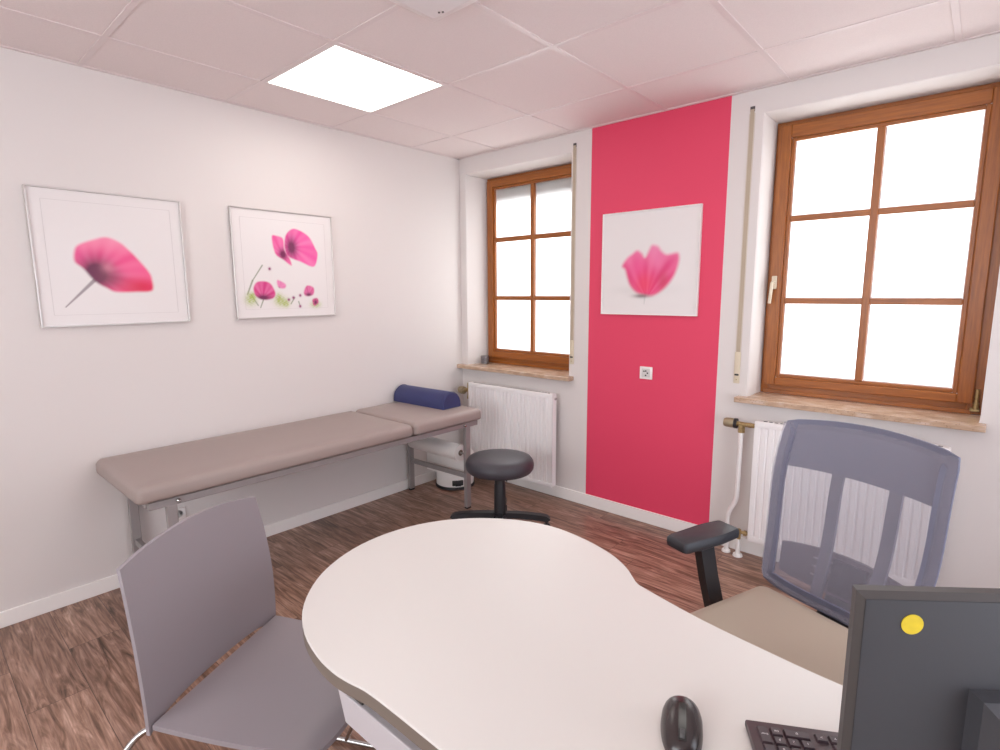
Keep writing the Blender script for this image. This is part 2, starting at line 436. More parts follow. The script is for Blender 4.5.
# ------------------------------------------------------------------ windows
def window(n, w, glassx, mull, zrows, zglass, handle, pane_right):
    """timber window in reveal; returns empty"""
    root = bpy.data.objects.new('window_%d' % n, None); COL.objects.link(root)
    root['kind'] = 'structure'
    root.location = ((w['i0']+w['i1'])/2, .2, ZB)
    ox, oy, oz = root.location
    def B(name, m, boxes, bev=.002):
        bm = NB()
        for b in boxes: box(bm, b[0]-ox, b[1]-ox, b[2]-oy, b[3]-oy, b[4]-oz, b[5]-oz, bev, 2)
        return obj(name, bm, m, root)
    x0, x1 = w['i0']+.001, w['i1']+.03 if n == 2 else w['i1']-.001
    x1 = w['i1']-.001
    g0, g1 = glassx; gb, gt = zglass
    s0, s1 = x0+.016, x1-.040 if n == 2 else x1-.018      # casement outer
    cb, ct = .922, 2.272                                   # casement bottom/top
    B('window_frame', M['woodz'], [(x0, s0+.02, .195, .235, ZB+.001, ZTI-.001), (s1-.02, x1, .195, .235, ZB+.001, ZTI-.001)])
    B('frame_head', M['woodx'], [(s0+.02, s1-.02, .195, .235, ct-.02, ZTI-.001), (s0+.02, s1-.02, .195, .235, ZB+.001, cb+.02), (s0, s1, .185, .195, ZB+.001, ZB+.022)])
    yf = .17
    B('casement_stile', M['woodz'], [(s0, g0-.018, yf, .194, cb, ct), (g1+.018, s1, yf, .194, cb, ct)], .004)
    B('casement_rail', M['woodx'], [(g0-.018, g1+.018, yf, .194, gt+.018, ct), (g0-.018, g1+.018, yf, .194, cb, gb-.018)], .004)
    B('glazing_bead', M['woodz'], [(g0-.018, g0, yf+.012, .2, gb-.018, gt+.018), (g1, g1+.018, yf+.012, .2, gb-.018, gt+.018)], .003)
    B('glazing_bead', M['woodx'], [(g0, g1, yf+.012, .2, gt, gt+.018), (g0, g1, yf+.012, .2, gb-.018, gb)], .003)
    B('glazing_bar', M['woodz'], [(mull[0], mull[1], yf+.006, .199, gb, gt)], .004)
    for za, zb in zrows:
        B('glazing_bar', M['woodx'], [(g0, mull[0]+.002, yf+.008, .199, za, zb), (mull[1]-.002, g1, yf+.008, .199, za, zb)], .004)
    cols = [(g0, mull[0]), (mull[1], g1)]
    rows = [(gb, zrows[1][0]), (zrows[1][1], zrows[0][0]), (zrows[0][1], gt)]
    for c in cols:
        for r in rows:
            bm = NB(); q(bm, [(a-ox, .203-oy, b-oz) for a, b in ((c[0]-.003, r[0]-.003), (c[1]+.003, r[0]-.003), (c[1]+.003, r[1]+.003), (c[0]-.003, r[1]+.003))]); obj('pane', bm, M['pane'], root)
    B('gasket', mat('white_gasket', (.7, .62, .62), .6), [(c[0], c[0]+.004, .196, .2004, r[0], r[1]) for c in cols for r in rows] + [(c[1]-.004, c[1], .196, .2004, r[0], r[1]) for c in cols for r in rows] + [(c[0]+.004, c[1]-.004, .196, .2004, r[0], r[0]+.005) for c in cols for r in rows], 0)
    if handle:
        hx, hz = handle
        bm = NB(); box(bm, hx-.013-ox, hx+.013-ox, yf-.010-oy, yf-oy, hz-.035-oz, hz+.035-oz, .004, 3); hp = obj('handle_rosette', bm, M['cream'], root, 30)
        bm = NB(); tube(bm, fillet([(hx-ox, yf-.008-oy, hz-oz), (hx-ox, yf-.045-oy, hz-oz), (hx-.006-ox, yf-.048-oy, hz-.11-oz)], .012), .008, 12); obj('handle', bm, M['cream'], root, 40)
    if n == 2:
        bm = NB(); lathe(bm, [(.008, .905-oz), (.008, .99-oz)], (3.092-ox, .178-oy, 0), 12); lathe(bm, [(0, .9-oz), (.011, .9-oz), (.011, .93-oz), (0, .93-oz)], (3.092-ox, .178-oy, 0), 12)
        box(bm, 3.072-ox, 3.106-ox, .178-oy, .186-oy, .888-oz, .905-oz, .002, 1); obj('hinge', bm, M['brass'], root, 40)
    return root
window(1, W1, (.196, .925), (.545, .580), [(1.812, 1.846), (1.372, 1.402)], (.99, 2.205), (None), 0)
window(2, W2, (2.273, 3.005), (2.623, 2.656), [(1.787, 1.817), (1.362, 1.392)], (.982, 2.19), (2.221, 1.475), 0)
# unseen window added in the front wall, its panes glow as fill light
bm = NB()
for a in ((1.0, 3.2, .90, .96), (1.0, 3.2, 2.14, 2.20)): box(bm, a[0], a[1], RY+.001, RY+.05, a[2], a[3], .003, 1)
for a in (1.0, 2.07, 3.14): box(bm, a, a+.06, RY+.001, RY+.05, .96, 2.14, .003, 1)
w3 = struct('window_3', bm, M['woodz'])
for a in (1.06, 2.13): bm = NB(); box(bm, a, a+1.01, RY+.004, RY+.014, .96, 2.14); obj('pane', bm, M['rearfill'], w3)
# unseen glazed door added in the right wall, glows to light the room
bm = NB()
for a in ((-2.8, -.9, .08, .20), (-2.8, -.9, 2.06, 2.14)): box(bm, RX-.05, RX-.001, a[0], a[1], a[2], a[3], .003, 1)
for a in (-2.8, -1.9, -.98): box(bm, RX-.05, RX-.001, a, a+.08, .20, 2.06, .003, 1)
d1 = struct('added_fill_door', bm, M['woodz'])
for a in (-2.72, -1.82): bm = NB(); box(bm, RX-.014, RX-.004, a, a+(.82 if a < -2.5 else .84), .20, 2.06); obj('pane', bm, M['sidefill'], d1)
# roller shutter slats partly lowered outside window 1
bm = NB()
for k in range(4): box(bm, .16, .96, .240, .250, 2.262-.042*k-.040, 2.262-.042*k, .003, 1)
tag(obj('roller_shutter', bm, mat('shutter_grey', (.42, .42, .43), .6)), 'grey roller shutter edge lowered slightly behind the frosted glass of the left window', 'shutter')

def sill(name, x0, x1, w, label):
    bm = NB()
    out = [(x0, -.065), (x1, -.065), (x1, 0), (w['x1'], 0), (w['i1'], .185), (w['i0'], .185), (w['x0'], 0), (x0, 0)]
    if x0 < .01: out = [(.001, -.065), (x1, -.065), (x1, -.001), (w['x1']-.002, -.001), (w['x1']-.002, .02), (w['i1']-.002, .185), (w['i0']+.002, .185), (w['x0']+.008, .02), (w['x0']+.002, -.001), (.001, -.001)]
    else: out = [(x0, -.065), (x1, -.065), (x1, -.001), (w['x1']-.003, -.001), (w['x1']-.003, .02), (w['i1']-.003, .185), (w['i0']+.002, .185), (w['x0']+.008, .02), (w['x0']+.002, -.001), (x0, -.001)]
    prism(bm, out, ZB-.028+.001, ZB+.001)
    o = struct(name, bm, M['sill'])
    bv = o.modifiers.new('b', 'BEVEL'); bv.width = .003; bv.segments = 2; bv.limit_method = 'ANGLE'
    return o
# the stone sills sit in a shallow pocket of the wall: shave the opening a little
sill('trim_2', .001, 1.06, W1, ''); sill('trim_3', 2.122, 3.133, W2, '')

# roller shutter belts and winders on the wall
def belt(xb, ztop, z0, z1, lab):
    t = thing('shutter_belt', lab, 'shutter belt', (xb, 0, z0))
    bm = NB(); box(bm, -.010, .010, -.005, -.0035, z1-z0-.02, ztop-z0-.01, 0); obj('strap', bm, M['belt'], t)
    bm = NB(); box(bm, -.0115, .0115, -.004, -.0005, ztop-z0-.022, ztop-z0+.004, .001, 1); obj('belt_guide', bm, M['darkmetal'], t)
    bm = NB(); box(bm, -.0145, .0145, -.004, -.0005, z1-z0-.05, ztop-z0-.03, 0); obj('belt_channel', bm, mat('channel_beige', (.62, .56, .49), .6), t)
    bm = NB(); box(bm, -.0155, .0155, -.009, -.0005, 0, z1-z0, .003, 2); p = obj('winder_plate', bm, M['cream'], t, 30)
    bm = NB(); box(bm, -.011, .011, -.0105, -.008, .042, .052, .001, 1); obj('belt_slot', bm, M['slot'], p)
    bm = NB(); lathe(bm, [(0, -.0105), (.003, -.0105), (.003, -.0085), (0, -.0085)], (0, 0, .02), 10, 'y'); obj('screw', bm, M['brass'], p)
belt(1.044, 2.356, .955, 1.115, 'beige shutter belt with cream winder beside the left window, left of the pink strip')
belt(2.111, 2.345, .938, 1.108, 'beige shutter belt with cream winder beside the right window, right of the pink strip')

# ------------------------------------------------------------------ radiators
def radiator(name, x0, x1, z0, z1, label, valve):
    t = thing(name, label, 'radiator', (x0, -.08, 0))
    w = x1-x0; yb, yf = .018, -.032
    bm = NB()
    # ribbed front panel as a continuous corrugated slab
    n = int(round(w/.0333)); pts = []
    for i in range(n):
        a = i/n*w; s = w/n
        pts += [(a+s*.10, yf), (a+s*.66, yf), (a+s*.78, yf+.009), (a+s*.98, yf+.009)]
    pts = [(0, yf)]+pts[:-2]+[(w, yf)]
    za, zb = z0+.03, z1-.035
    A = [bm.verts.new((x, y, za)) for x, y in pts]; B = [bm.verts.new((x, y, zb)) for x, y in pts]
    for i in range(len(pts)-1): bm.faces.new((A[i], A[i+1], B[i+1], B[i]))
    box(bm, 0, w, yf-.0005, yf+.016, zb-.002, z1-.006, .003, 2); box(bm, 0, w, yf-.0005, yf+.016, z0, za+.002, .003, 2)
    box(bm, 0.001, w-.001, yf+.008, yf+.014, z0, z1-.008)
    obj('front_panel', bm, M['radiator'], t, 30)
    bm = NB(); box(bm, .01, w-.01, yb-.014, yb, z0, z1-.01, .003, 2); obj('rear_panel', bm, M['radiator'], t)
    bm = NB(); box(bm, .002, w-.002, yf+.004, yb, z1-.010, z1-.004, .002, 1)
    obj('top_grille', bm, M['radiator'], t)
    bm = NB(); k = 0.035
    while k < w-.03:
        box(bm, k, k+.016, yf+.02, yb-.018, z1-.0042, z1-.0032, 0); k += .026
    obj('vent_slots', bm, M['slot'], t)['kind'] = 'stuff'
    bm = NB(); box(bm, -.003, .002, yf+.006, yb-.002, z0+.004, z1-.006, .001, 1); obj('side_panel', bm, M['radiator'], t)
    bm = NB(); box(bm, w-.002, w+.003, yf+.006, yb-.002, z0+.004, z1-.006, .001, 1); obj('side_panel', bm, M['radiator'], t)
    bm = NB(); lathe(bm, [(0, 0), (.009, 0), (.009, .01), (.005, .014), (0, .014)], (w+.002, .0, z1-.04), 12, 'x'); obj('bleed_valve', bm, M['chrome'], t, 40)
    # wall brackets that carry it
    for bx in (w*.2, w*.8):
        for zc in (z1-.11, z0+.11):
            bm = NB(); box(bm, bx-.012, bx+.012, yb-.002, .0795, zc-.05, zc+.05, .002, 1); obj('wall_bracket', bm, M['radiator'], t)
    return t, w
t1, w1 = radiator('radiator', .172, .962, .10, .758, 'white ribbed panel radiator under the left window behind the stool', None)
t2, w2 = radiator('radiator', 2.25, 3.028, .115, .772, 'white ribbed panel radiator under the right window behind the office chair', None)
# thermostatic valve of the left radiator
bm = NB(); lathe(bm, [(0, -.058), (.026, -.058), (.032, -.035), (.029, -.012), (.018, -.008), (.018, 0), (0, 0)], (-.046, -.018, .683), 16, 'x')
obj('thermostat_head', bm, M['goldcap'], t1, 40)
bm = NB(); tube(bm, [(-.050, -.018, .685), (.0, 0, .70)], .015, 12); tube(bm, [(-.018, 0, .745), (-.018, 0, .62)], .017, 12)
lathe(bm, [(0, .62), (.017, .62), (.017, .645), (0, .645)], (-.022, 0, 0), 6)
obj('valve_body', bm, M['brass'], t1, 40)
bm = NB(); tube(bm, fillet([(-.022, 0, .63), (-.022, 0, .02), (-.022, 0, .001)], .02), .008, 12); obj('supply_pipe', bm, M['enamel'], t1, 40)
# right radiator: thermostat, valve, two white pipes
bm = NB(); lathe(bm, [(0, -.066), (.021, -.066), (.025, -.056), (.026, -.03), (.024, -.012), (0, -.012)], (-.098, 0, .735), 18, 'x')
h_ = obj('thermostat_head', bm, M['goldcap'], t2, 40)
bm = NB(); lathe(bm, [(0, -.014), (.027, -.014), (.027, -.000), (0, -.000)], (-.098, 0, .735), 18, 'x'); obj('thermostat_ring', bm, M['black'], h_, 40)
bm = NB(); tube(bm, [(-.108, 0, .735), (-.0, 0, .735)], .012, 12); lathe(bm, [(.0, 0), (.014, 0), (.014, .014), (0, .014)], (-.04, 0, .735), 6, 'x'); lathe(bm, [(.0, 0), (.014, 0), (.014, .016), (0, .016)], (-.10, 0, .735), 6, 'x')
lathe(bm, [(0, .69), (.018, .69), (.018, .735), (0, .735)], (-.075, 0, 0), 6); obj('valve_body', bm, M['brass'], t2, 30)
bm = NB(); tube(bm, fillet([(-.075, 0, .70), (-.078, 0, .31), (-.122, .01, .235), (-.122, .015, 0.001)], .04, 6), .012, 12); lathe(bm, [(0, .0015), (.024, .0015), (.022, .012), (0, .012)], (-.122, .015, 0), 18)
obj('supply_pipe', bm, M['enamel'], t2, 40)
bm = NB(); tube(bm, fillet([(-.055, 0, .001), (-.055, 0, .10)], .02), .012, 12); lathe(bm, [(0, .0015), (.026, .0015), (.023, .014), (0, .014)], (-.055, 0, 0), 18); obj('return_pipe', bm, M['enamel'], t2, 40)
bm = NB(); tube(bm, [(-.055, 0, .095), (-.055, 0, .155)], .011, 8); tube(bm, [(-.055, 0, .14), (.0, 0, .14)], .009, 10); lathe(bm, [(0, -.022), (.014, -.022), (.014, 0), (0, 0)], (-.055, 0, .14), 6, 'y'); lathe(bm, [(0, 0), (.015, 0), (.015, .014), (0, .014)], (-.03, 0, .14), 6, 'x')
obj('return_valve', bm, M['brass'], t2, 30)

# ------------------------------------------------------------------ sockets
def socket(loc, rz, label, kind, sc=1):
    t = thing('wall_socket', label, 'socket', loc, rz); t.scale = (sc, 1, sc)
    # local: -y faces the room
    bm = NB(); box(bm, -.041, .041, -.009, -.0005, -.038, .038, .003, 2); p = obj('cover_plate', bm, M['socket'], t, 30)
    if kind == 'phone':
        bm = NB(); box(bm, -.027, .027, -.0105, -.008, -.026, .026, .001, 1); obj('insert', bm, mat('insert_grey', (.66, .65, .63), .4), p)
        bm = NB()
        for a, b in ((-.012, .010), (.0, .012), (.011, .0), (0, -.014)): box(bm, a-.005, a+.005, -.0115, -.010, b-.004, b+.004, .001, 1)
        obj('jack', bm, M['slot'], p)
    else:
        bm = NB(); lathe(bm, [(.022, -.0095), (.024, -.011), (.026, -.0095)], (0, 0, 0), 24, 'y'); lathe(bm, [(0, -.0092), (.021, -.0092), (.021, -.0088), (0, -.0088)], (0, 0, 0), 24, 'y'); obj('insert', bm, mat('insert_shade', (.55, .53, .52), .4), p, 40)
        bm = NB()
        for a in (-.009, .009): lathe(bm, [(0, -.0100), (.003, -.0100), (.003, -.009), (0, -.009)], (a, 0, 0), 10, 'y')
        obj('contact_hole', bm, M['slot'], p)
socket((1.583, 0, .945), 0, 'small white connection socket on the pink wall below the tulip picture', 'phone')
socket((0, -2.112, .29), PI/2, 'white power socket low on the left wall under the couch', 'power', .8)

# ------------------------------------------------------------------ pictures
def insidedist(P, poly):
    """signed distance (positive inside) of points P (n,2) to polygon"""
    poly = np.array(poly); d = np.full(len(P), 1e9); ins = np.zeros(len(P), bool)
    for a, b in zip(poly, np.roll(poly, -1, 0)):
        e = b-a; w = P-a; t = np.clip((w@e)/(e@e+1e-12), 0, 1); d = np.minimum(d, np.hypot(*(w-t[:, None]*e).T))
        c1 = (a[1] > P[:, 1]) != (b[1] > P[:, 1])
        with np.errstate(divide='ignore', invalid='ignore'):
            ins ^= c1 & (P[:, 0] < (b[0]-a[0])*(P[:, 1]-a[1])/(b[1]-a[1]+1e-12)+a[0])
    return np.where(ins, d, -d)
def smoothpoly(poly, n=5): return [(p.x, p.y) for p in smooth_path([(a, b, 0) for a, b in poly], n, True)]
def lay(C, a, col): return C*(1-a[:, None]) + np.array(col)*a[:, None] if np.ndim(col) == 1 else C*(1-a[:, None]) + col*a[:, None]
def ss(x, a, b): t = np.clip((x-a)/(b-a), 0, 1); return t*t*(3-2*t)
def blob(P, c, r, k=1): return np.exp(-(((P[:, 0]-c[0])/r[0])**2+((P[:, 1]-c[1])/r[1])**2)*k)
def seg(P, a, b, w0, w1):
    a, b = np.array(a), np.array(b); e = b-a; t = np.clip(((P-a)@e)/(e@e), 0, 1); d = np.hypot(*(P-a-t[:, None]*e).T)
    return ss(-d, -(w0+(w1-w0)*t)-.004, -(w0+(w1-w0)*t)*.4)
PAPER = (.77, .74, .73)
def streak(P, c, f, s=0):
    a = np.arctan2(P[:, 1]-c[1], P[:, 0]-c[0]); r = np.hypot(P[:, 0]-c[0], P[:, 1]-c[1])
    return .5+.25*np.sin(a*f+s+3*r)+.25*np.sin(a*f*2.3+1.7*s+7*r)
def poppy(P):
    C = np.tile(np.array(PAPER), (len(P), 1))
    C = lay(C, seg(P, (.36, .35), (.159, .145), .016, .003)*.8, (.25, .20, .22))
    po = smoothpoly([(0.239, 0.476), (0.242, 0.549), (0.272, 0.606), (0.371, 0.652), (0.459, 0.676), (0.546, 0.642), (0.609, 0.581), (0.661, 0.517), (0.726, 0.424), (0.748, 0.358), (0.74, 0.261), (0.626, 0.248), (0.486, 0.248), (0.422, 0.28), (0.371, 0.313), (0.332, 0.356), (0.285, 0.426)])
    d = insidedist(P, po); s = streak(P, (.38, .38), 7)
    a = ss(d, -.008, .022)
    base = np.array((.82, .09, .26))*(1-s[:, None]*.5) + np.array((.88, .24, .42))*(s[:, None]*.5)
    base = lay(base, ss(P[:, 1], .52, .66)*.45, (.90, .42, .55))
    base = lay(base, blob(P, (.66, .29), (.17, .08))*.9, (.68, .03, .08))
    base = lay(base, blob(P, (.27, .52), (.05, .1))*.5, (.80, .10, .30))
    base = lay(base, np.clip(blob(P, (.37, .395), (.10, .11))*1.4, 0, 1)*.95, (.11, .02, .06))
    base = lay(base, np.clip(blob(P, (.46, .36), (.09, .06)), 0, 1)*.6, (.22, .06, .10))
    base = lay(base, blob(P, (.45, .44), (.045, .04))*.7, (.62, .22, .30))
    return lay(C, a, base)
def field(P):
    C = np.tile(np.array(PAPER), (len(P), 1))
    for a, b, w in (((.262, .49), (.162, .348), .006), ((.162, .348), (.108, .224), .009), ((.25, .17), (.22, .10), .006), ((.56, .19), (.52, .13), .007), ((.6, .15), (.613, .104), .006), ((.14, .22), (.20, .12), .006)):
        C = lay(C, seg(P, a, b, w, w*.7)*.8, (.22, .27, .18))
    for c, r in (((.134, .177), (.05, .05)), ((.15, .21), (.03, .03)), ((.426, .155), (.06, .045)), ((.40, .19), (.03, .04)), ((.779, .118), (.05, .03)), ((.47, .13), (.03, .03))):
        n = .5+.5*np.sin(P[:, 0]*160+8*np.sin(P[:, 1]*90))
        C = lay(C, np.clip(blob(P, c, r)*1.3, 0, 1)*(.35+.5*n), (.36, .46, .06))
    flowers = [([(0.367, 0.76), (0.418, 0.773), (0.482, 0.747), (0.492, 0.642), (0.538, 0.565), (0.551, 0.493), (0.469, 0.545), (0.39, 0.604)], (.78, .11, .33), (.47, .60), (.04, .05)),
               ([(0.5, 0.77), (0.556, 0.838), (0.626, 0.849), (0.746, 0.788), (0.813, 0.675), (0.834, 0.609), (0.784, 0.49), (0.641, 0.535), (0.521, 0.579), (0.487, 0.657)], (.80, .09, .34), (.56, .67), (.055, .09)),
               ([(0.164, 0.286), (0.21, 0.343), (0.321, 0.334), (0.374, 0.238), (0.344, 0.18), (0.244, 0.169), (0.177, 0.209)], (.62, .05, .22), (.25, .19), (.07, .03)),
               ([(0.395, 0.361), (0.48, 0.32), (0.467, 0.276), (0.4, 0.286)], (.72, .22, .42), (.41, .28), (.01, .01)),
               ([(0.659, 0.255), (0.698, 0.311), (0.77, 0.288), (0.766, 0.22), (0.71, 0.197), (0.664, 0.21)], (.64, .10, .28), (.71, .215), (.03, .02)),
               ([(0.744, 0.169), (0.802, 0.185), (0.816, 0.134), (0.759, 0.101)], (.50, .04, .16), (.78, .14), (.015, .02))]
    for po, col, dc, dr in flowers:
        sp = smoothpoly(po); d = insidedist(P, sp); s = streak(P, dc, 6, dc[0]*9)
        b = np.array(col)*(1-s[:, None]*.4)+np.array((.86, .34, .58))*s[:, None]*.4
        b = lay(b, np.clip(blob(P, dc, dr)*1.2, 0, 1)*.9, (.12, .02, .07))
        C = lay(C, ss(d, -.006, .014), b)
    for c in ((.33, .46), (.548, .189), (.613, .104), (.50, .17), (.62, .21)): C = lay(C, np.clip(blob(P, c, (.012, .013))*1.3, 0, 1), (.28, .06, .16))
    return C
def tulip(P):
    C = np.tile(np.array(PAPER), (len(P), 1))
    C = lay(C, blob(P, (.33, .24), (.2, .04))*.25, (.55, .55, .53)); C = lay(C, blob(P, (.65, .25), (.2, .05))*.2, (.6, .6, .58))
    C = lay(C, seg(P, (.48, .20), (.472, .107), .014, .004)*.4, (.45, .47, .45))
    po = smoothpoly([(0.257, 0.44), (0.223, 0.481), (0.275, 0.557), (0.327, 0.593), (0.381, 0.626), (0.433, 0.598), (0.467, 0.558), (0.505, 0.622), (0.534, 0.667), (0.596, 0.654), (0.637, 0.606), (0.689, 0.575), (0.785, 0.585), (0.811, 0.542), (0.8, 0.46), (0.756, 0.351), (0.681, 0.259), (0.583, 0.194), (0.502, 0.184), (0.394, 0.213), (0.318, 0.282), (0.282, 0.361)])
    d = insidedist(P, po); s = streak(P, (.5, .16), 9)
    a = ss(d, -.022, .028)
    b = np.array((.74, .05, .20))*(1-s[:, None]*.5)+np.array((.86, .24, .44))*s[:, None]*.5
    b = lay(b, ss(P[:, 1], .42, .66)*.5, (.86, .36, .56))
    b = lay(b, np.clip(blob(P, (.395, .47), (.07, .12)), 0, 1)*.7, (.84, .13, .33))
    b = lay(b, np.clip(blob(P, (.60, .50), (.06, .09)), 0, 1)*.5, (.86, .28, .50))
    b = lay(b, np.clip(blob(P, (.47, .30), (.10, .12)), 0, 1)*.7, (.84, .07, .13))
    b = lay(b, np.clip(blob(P, (.66, .32), (.06, .10)), 0, 1)*.6, (.60, .06, .10))
    b = lay(b, np.clip(blob(P, (.30, .32), (.04, .09)), 0, 1)*.5, (.66, .05, .16))
    C = lay(C, a, b)
    C = lay(C, np.clip(blob(P, (.44, .185), (.08, .02))*1.1, 0, 1)*.75, (.14, .10, .10))
    return C
def picture(label, w, h, paint, loc, rz, mat_line=True):
    t = thing('framed_picture', label, 'picture', loc, rz)
    fwid = .007; dep = .022
    bm = NB()
    for a in ((-w/2, w/2, h/2-fwid, h/2), (-w/2, w/2, -h/2, -h/2+fwid)): box(bm, a[0], a[1], -dep, -.001, a[2], a[3], .0015, 1)
    for a in ((-w/2, -w/2+fwid), (w/2-fwid, w/2)): box(bm, a[0], a[1], -dep, -.001, -h/2+fwid, h/2-fwid, .0015, 1)
    obj('picture_frame', bm, M['alu'] if mat_line else M['enamel'], t)
    bm = NB(); box(bm, -w/2+fwid, w/2-fwid, -.012, -.002, -h/2+fwid, h/2-fwid, 0); obj('backing_board', bm, M['mount'], t)
    n = 170; iw, ih = w-2*fwid, h-2*fwid
    me = bpy.data.meshes.new('print')
    g = np.arange(n+1)/n; U, V = np.meshgrid(g, g, indexing='ij')
    x = -iw/2+U*iw; z = -ih/2+V*ih
    co = np.stack([x, np.full_like(x, -.0125), z], -1).reshape(-1, 3)
    idx = np.arange((n+1)**2).reshape(n+1, n+1)
    F = np.stack([idx[:-1, :-1], idx[1:, :-1], idx[1:, 1:], idx[:-1, 1:]], -1).reshape(-1, 4)
    me.from_pydata(co.tolist(), [], F.tolist())
    P = np.stack([(x+w/2)/w, (z+h/2)/h], -1).reshape(-1, 2)
    C = paint(P)
    at = me.color_attributes.new('paint', 'FLOAT_COLOR', 'POINT')
    at.data.foreach_set('color', np.concatenate([C, np.ones((len(C), 1))], 1).astype(np.float32).ravel())
    m = mat('flower_print', PAPER, .6, 0, .2)
    va = N(m, 'ShaderNodeVertexColor', layer_name='paint'); b = m.node_tree.nodes['Principled BSDF']
    L(m, va.outputs[0], b.inputs['Base Color'])
    b.inputs['Coat Weight'].default_value = .15; b.inputs['Coat Roughness'].default_value = .06
    me.materials.append(m)
    o = bpy.data.objects.new('flower_print', me); COL.objects.link(o); o.parent = t
    if mat_line:
        bm = NB(); k = .052; s = .0012
        a, c = w/2-k, h/2-k
        for bb in ((-a, a, c, c+s), (-a, a, -c-s, -c), (-a-s, -a, -c, c), (a, a+s, -c, c)): box(bm, bb[0], bb[1], -.0135, -.0126, bb[2], bb[3], 0)
        obj('mount_edge', bm, mat('mount_line', (.60, .57, .56), .6), t)
picture('framed picture of one large pink poppy on a thin stem, leftmost on the white wall', .600, .602, poppy, (0, -2.274, 1.592), PI/2)
picture('framed picture of several magenta poppies with green leaves, on the white wall above the couch', .610, .604, field, (0, -1.430, 1.596), PI/2)
picture('framed picture of a single pink tulip bloom hanging on the pink wall strip', .614, .608, tulip, (1.575, 0, 1.597), 0, False)

# ------------------------------------------------------------------ small banded jar on the left sill
t = thing('striped_jar', 'small round jar with dark and silver bands on the left window sill', 'jar', (.146, .108, ZB+.0015))
bm = NB(); lathe(bm, [(0, 0), (.030, 0), (.034, .004), (.034, .060), (.030, .064), (0, .064)], (0, 0, 0), 24); obj('jar_body', bm, mat('smoked_glass', (.06, .055, .07), .15), t, 40)
bm = NB()
for z in (.006, .022, .038, .053): lathe(bm, [(.0342, z), (.0365, z+.001), (.0365, z+.005), (.0342, z+.006)], (0, 0, 0), 24)
obj('silver_ring', bm, M['chrome'], t, 40)

# ------------------------------------------------------------------ examination couch
cx = .335
t = thing('examination_couch', 'long taupe vinyl examination couch with silver legs against the left wall', 'couch', (cx, -1.45, 0))
def cushion(name, x0, x1, y0, y1, z0, z1, par, corner=.03, slope=0):
    bm = NB()
    # rounded slab: superellipse-like profile rings
    nx, ny = 14, 40
    hx, hy = (x1-x0)/2, (y1-y0)/2; mx, my = (x0+x1)/2, (y0+y1)/2
    def outline(ins, n=6):
        c = max(corner-ins, .004); o = []
        for sx, sy, a0 in ((1, -1, -PI/2), (1, 1, 0), (-1, 1, PI/2), (-1, -1, PI)):
            for k in range(n+1):
                a = a0+PI/2*k/n
                o.append((mx+sx*(hx-ins-c)+c*math.cos(a), my+sy*(hy-ins-c)+c*math.sin(a)))
        return o
    h = z1-z0; r = h*.52
    prof = [(.012, z0), (.002, z0+.006), (0, z0+.018)]
    for k in range(1, 8):
        a = PI/2*k/7; prof.append((r*.95*(1-math.cos(a)), z1-r+.004+(r-.004)*math.sin(a)))
    prof.append((.06, z1+.003)); prof.append((.12, z1+.005))
    rings = []
    for ins, z in prof: rings.append([bm.verts.new((x, y, z)) for x, y in outline(ins)])
    for A, B in zip(rings, rings[1:]):
        for k in range(len(A)): bm.faces.new((A[k], A[(k+1) % len(A)], B[(k+1) % len(A)], B[k]))
    bm.faces.new(rings[0]); bm.faces.new(rings[-1])
    return obj(name, bm, M['vinyl'], par, 50)
Y = lambda y: y+1.45
cushion('body_cushion', .012-cx, .648-cx, Y(-2.446), Y(-1.037), .600, .672, t)
cushion('head_cushion', .012-cx, .648-cx, Y(-1.032), Y(-.455), .600, .674, t)
bm = NB()
box(bm, .590-cx, .618-cx, Y(-2.40), Y(-.475), .560, .592, .003, 2)
box(bm, .035-cx, .063-cx, Y(-2.40), Y(-.475), .560, .592, .003, 2)
for y in (-2.39, -1.05, -.51): box(bm, .063-cx, .590-cx, Y(y-.015), Y(y+.015), .562, .590, .003, 1)
obj('frame', bm, M['silver'], t)
bm = NB()
box(bm, .06-cx, .60-cx, Y(-2.36), Y(-1.08), .592, .600); box(bm, .06-cx, .60-cx, Y(-1.0), Y(-.50), .592, .600)
obj('support_board', bm, mat('board_dark', (.08, .07, .07), .7), t)
for x, y in ((.604, -2.316), (.042, -2.318), (.604, -.565), (.042, -.585)):
    bm = NB(); box(bm, x-.014-cx, x+.014-cx, Y(y-.020), Y(y+.020), .012, .562, .003, 2); lg = obj('leg', bm, M['silver'], t)
    bm = NB(); box(bm, x-.013-cx, x+.013-cx, Y(y-.019), Y(y+.019), .0005, .014, .002, 1); obj('foot_cap', bm, M['black'], lg)
for ya, yb_ in ((-.565, -.585), (-2.316, -2.318)):
    bm = NB(); tube(bm, [(.590-cx, Y(ya), .225), (.056-cx, Y(yb_), .225)], 1, flat=(.020, .030), upv=(0, 0, 1))
    obj('stretcher', bm, M['silver'], t)
for yy_ in (-2.292, -.60):
    bm = NB(); lathe(bm, [(0, .0), (.009, .0), (.009, .012), (.005, .016), (0, .016)], (.618-cx, Y(yy_), .577), 14, 'x'); obj('bolt', bm, M['chrome'], t, 40)
bm = NB(); tube(bm, [(.05-cx, Y(-.572), .375), (.592-cx, Y(-.572), .375)], .006, 10)
obj('roll_holder', bm, M['silver'], t)

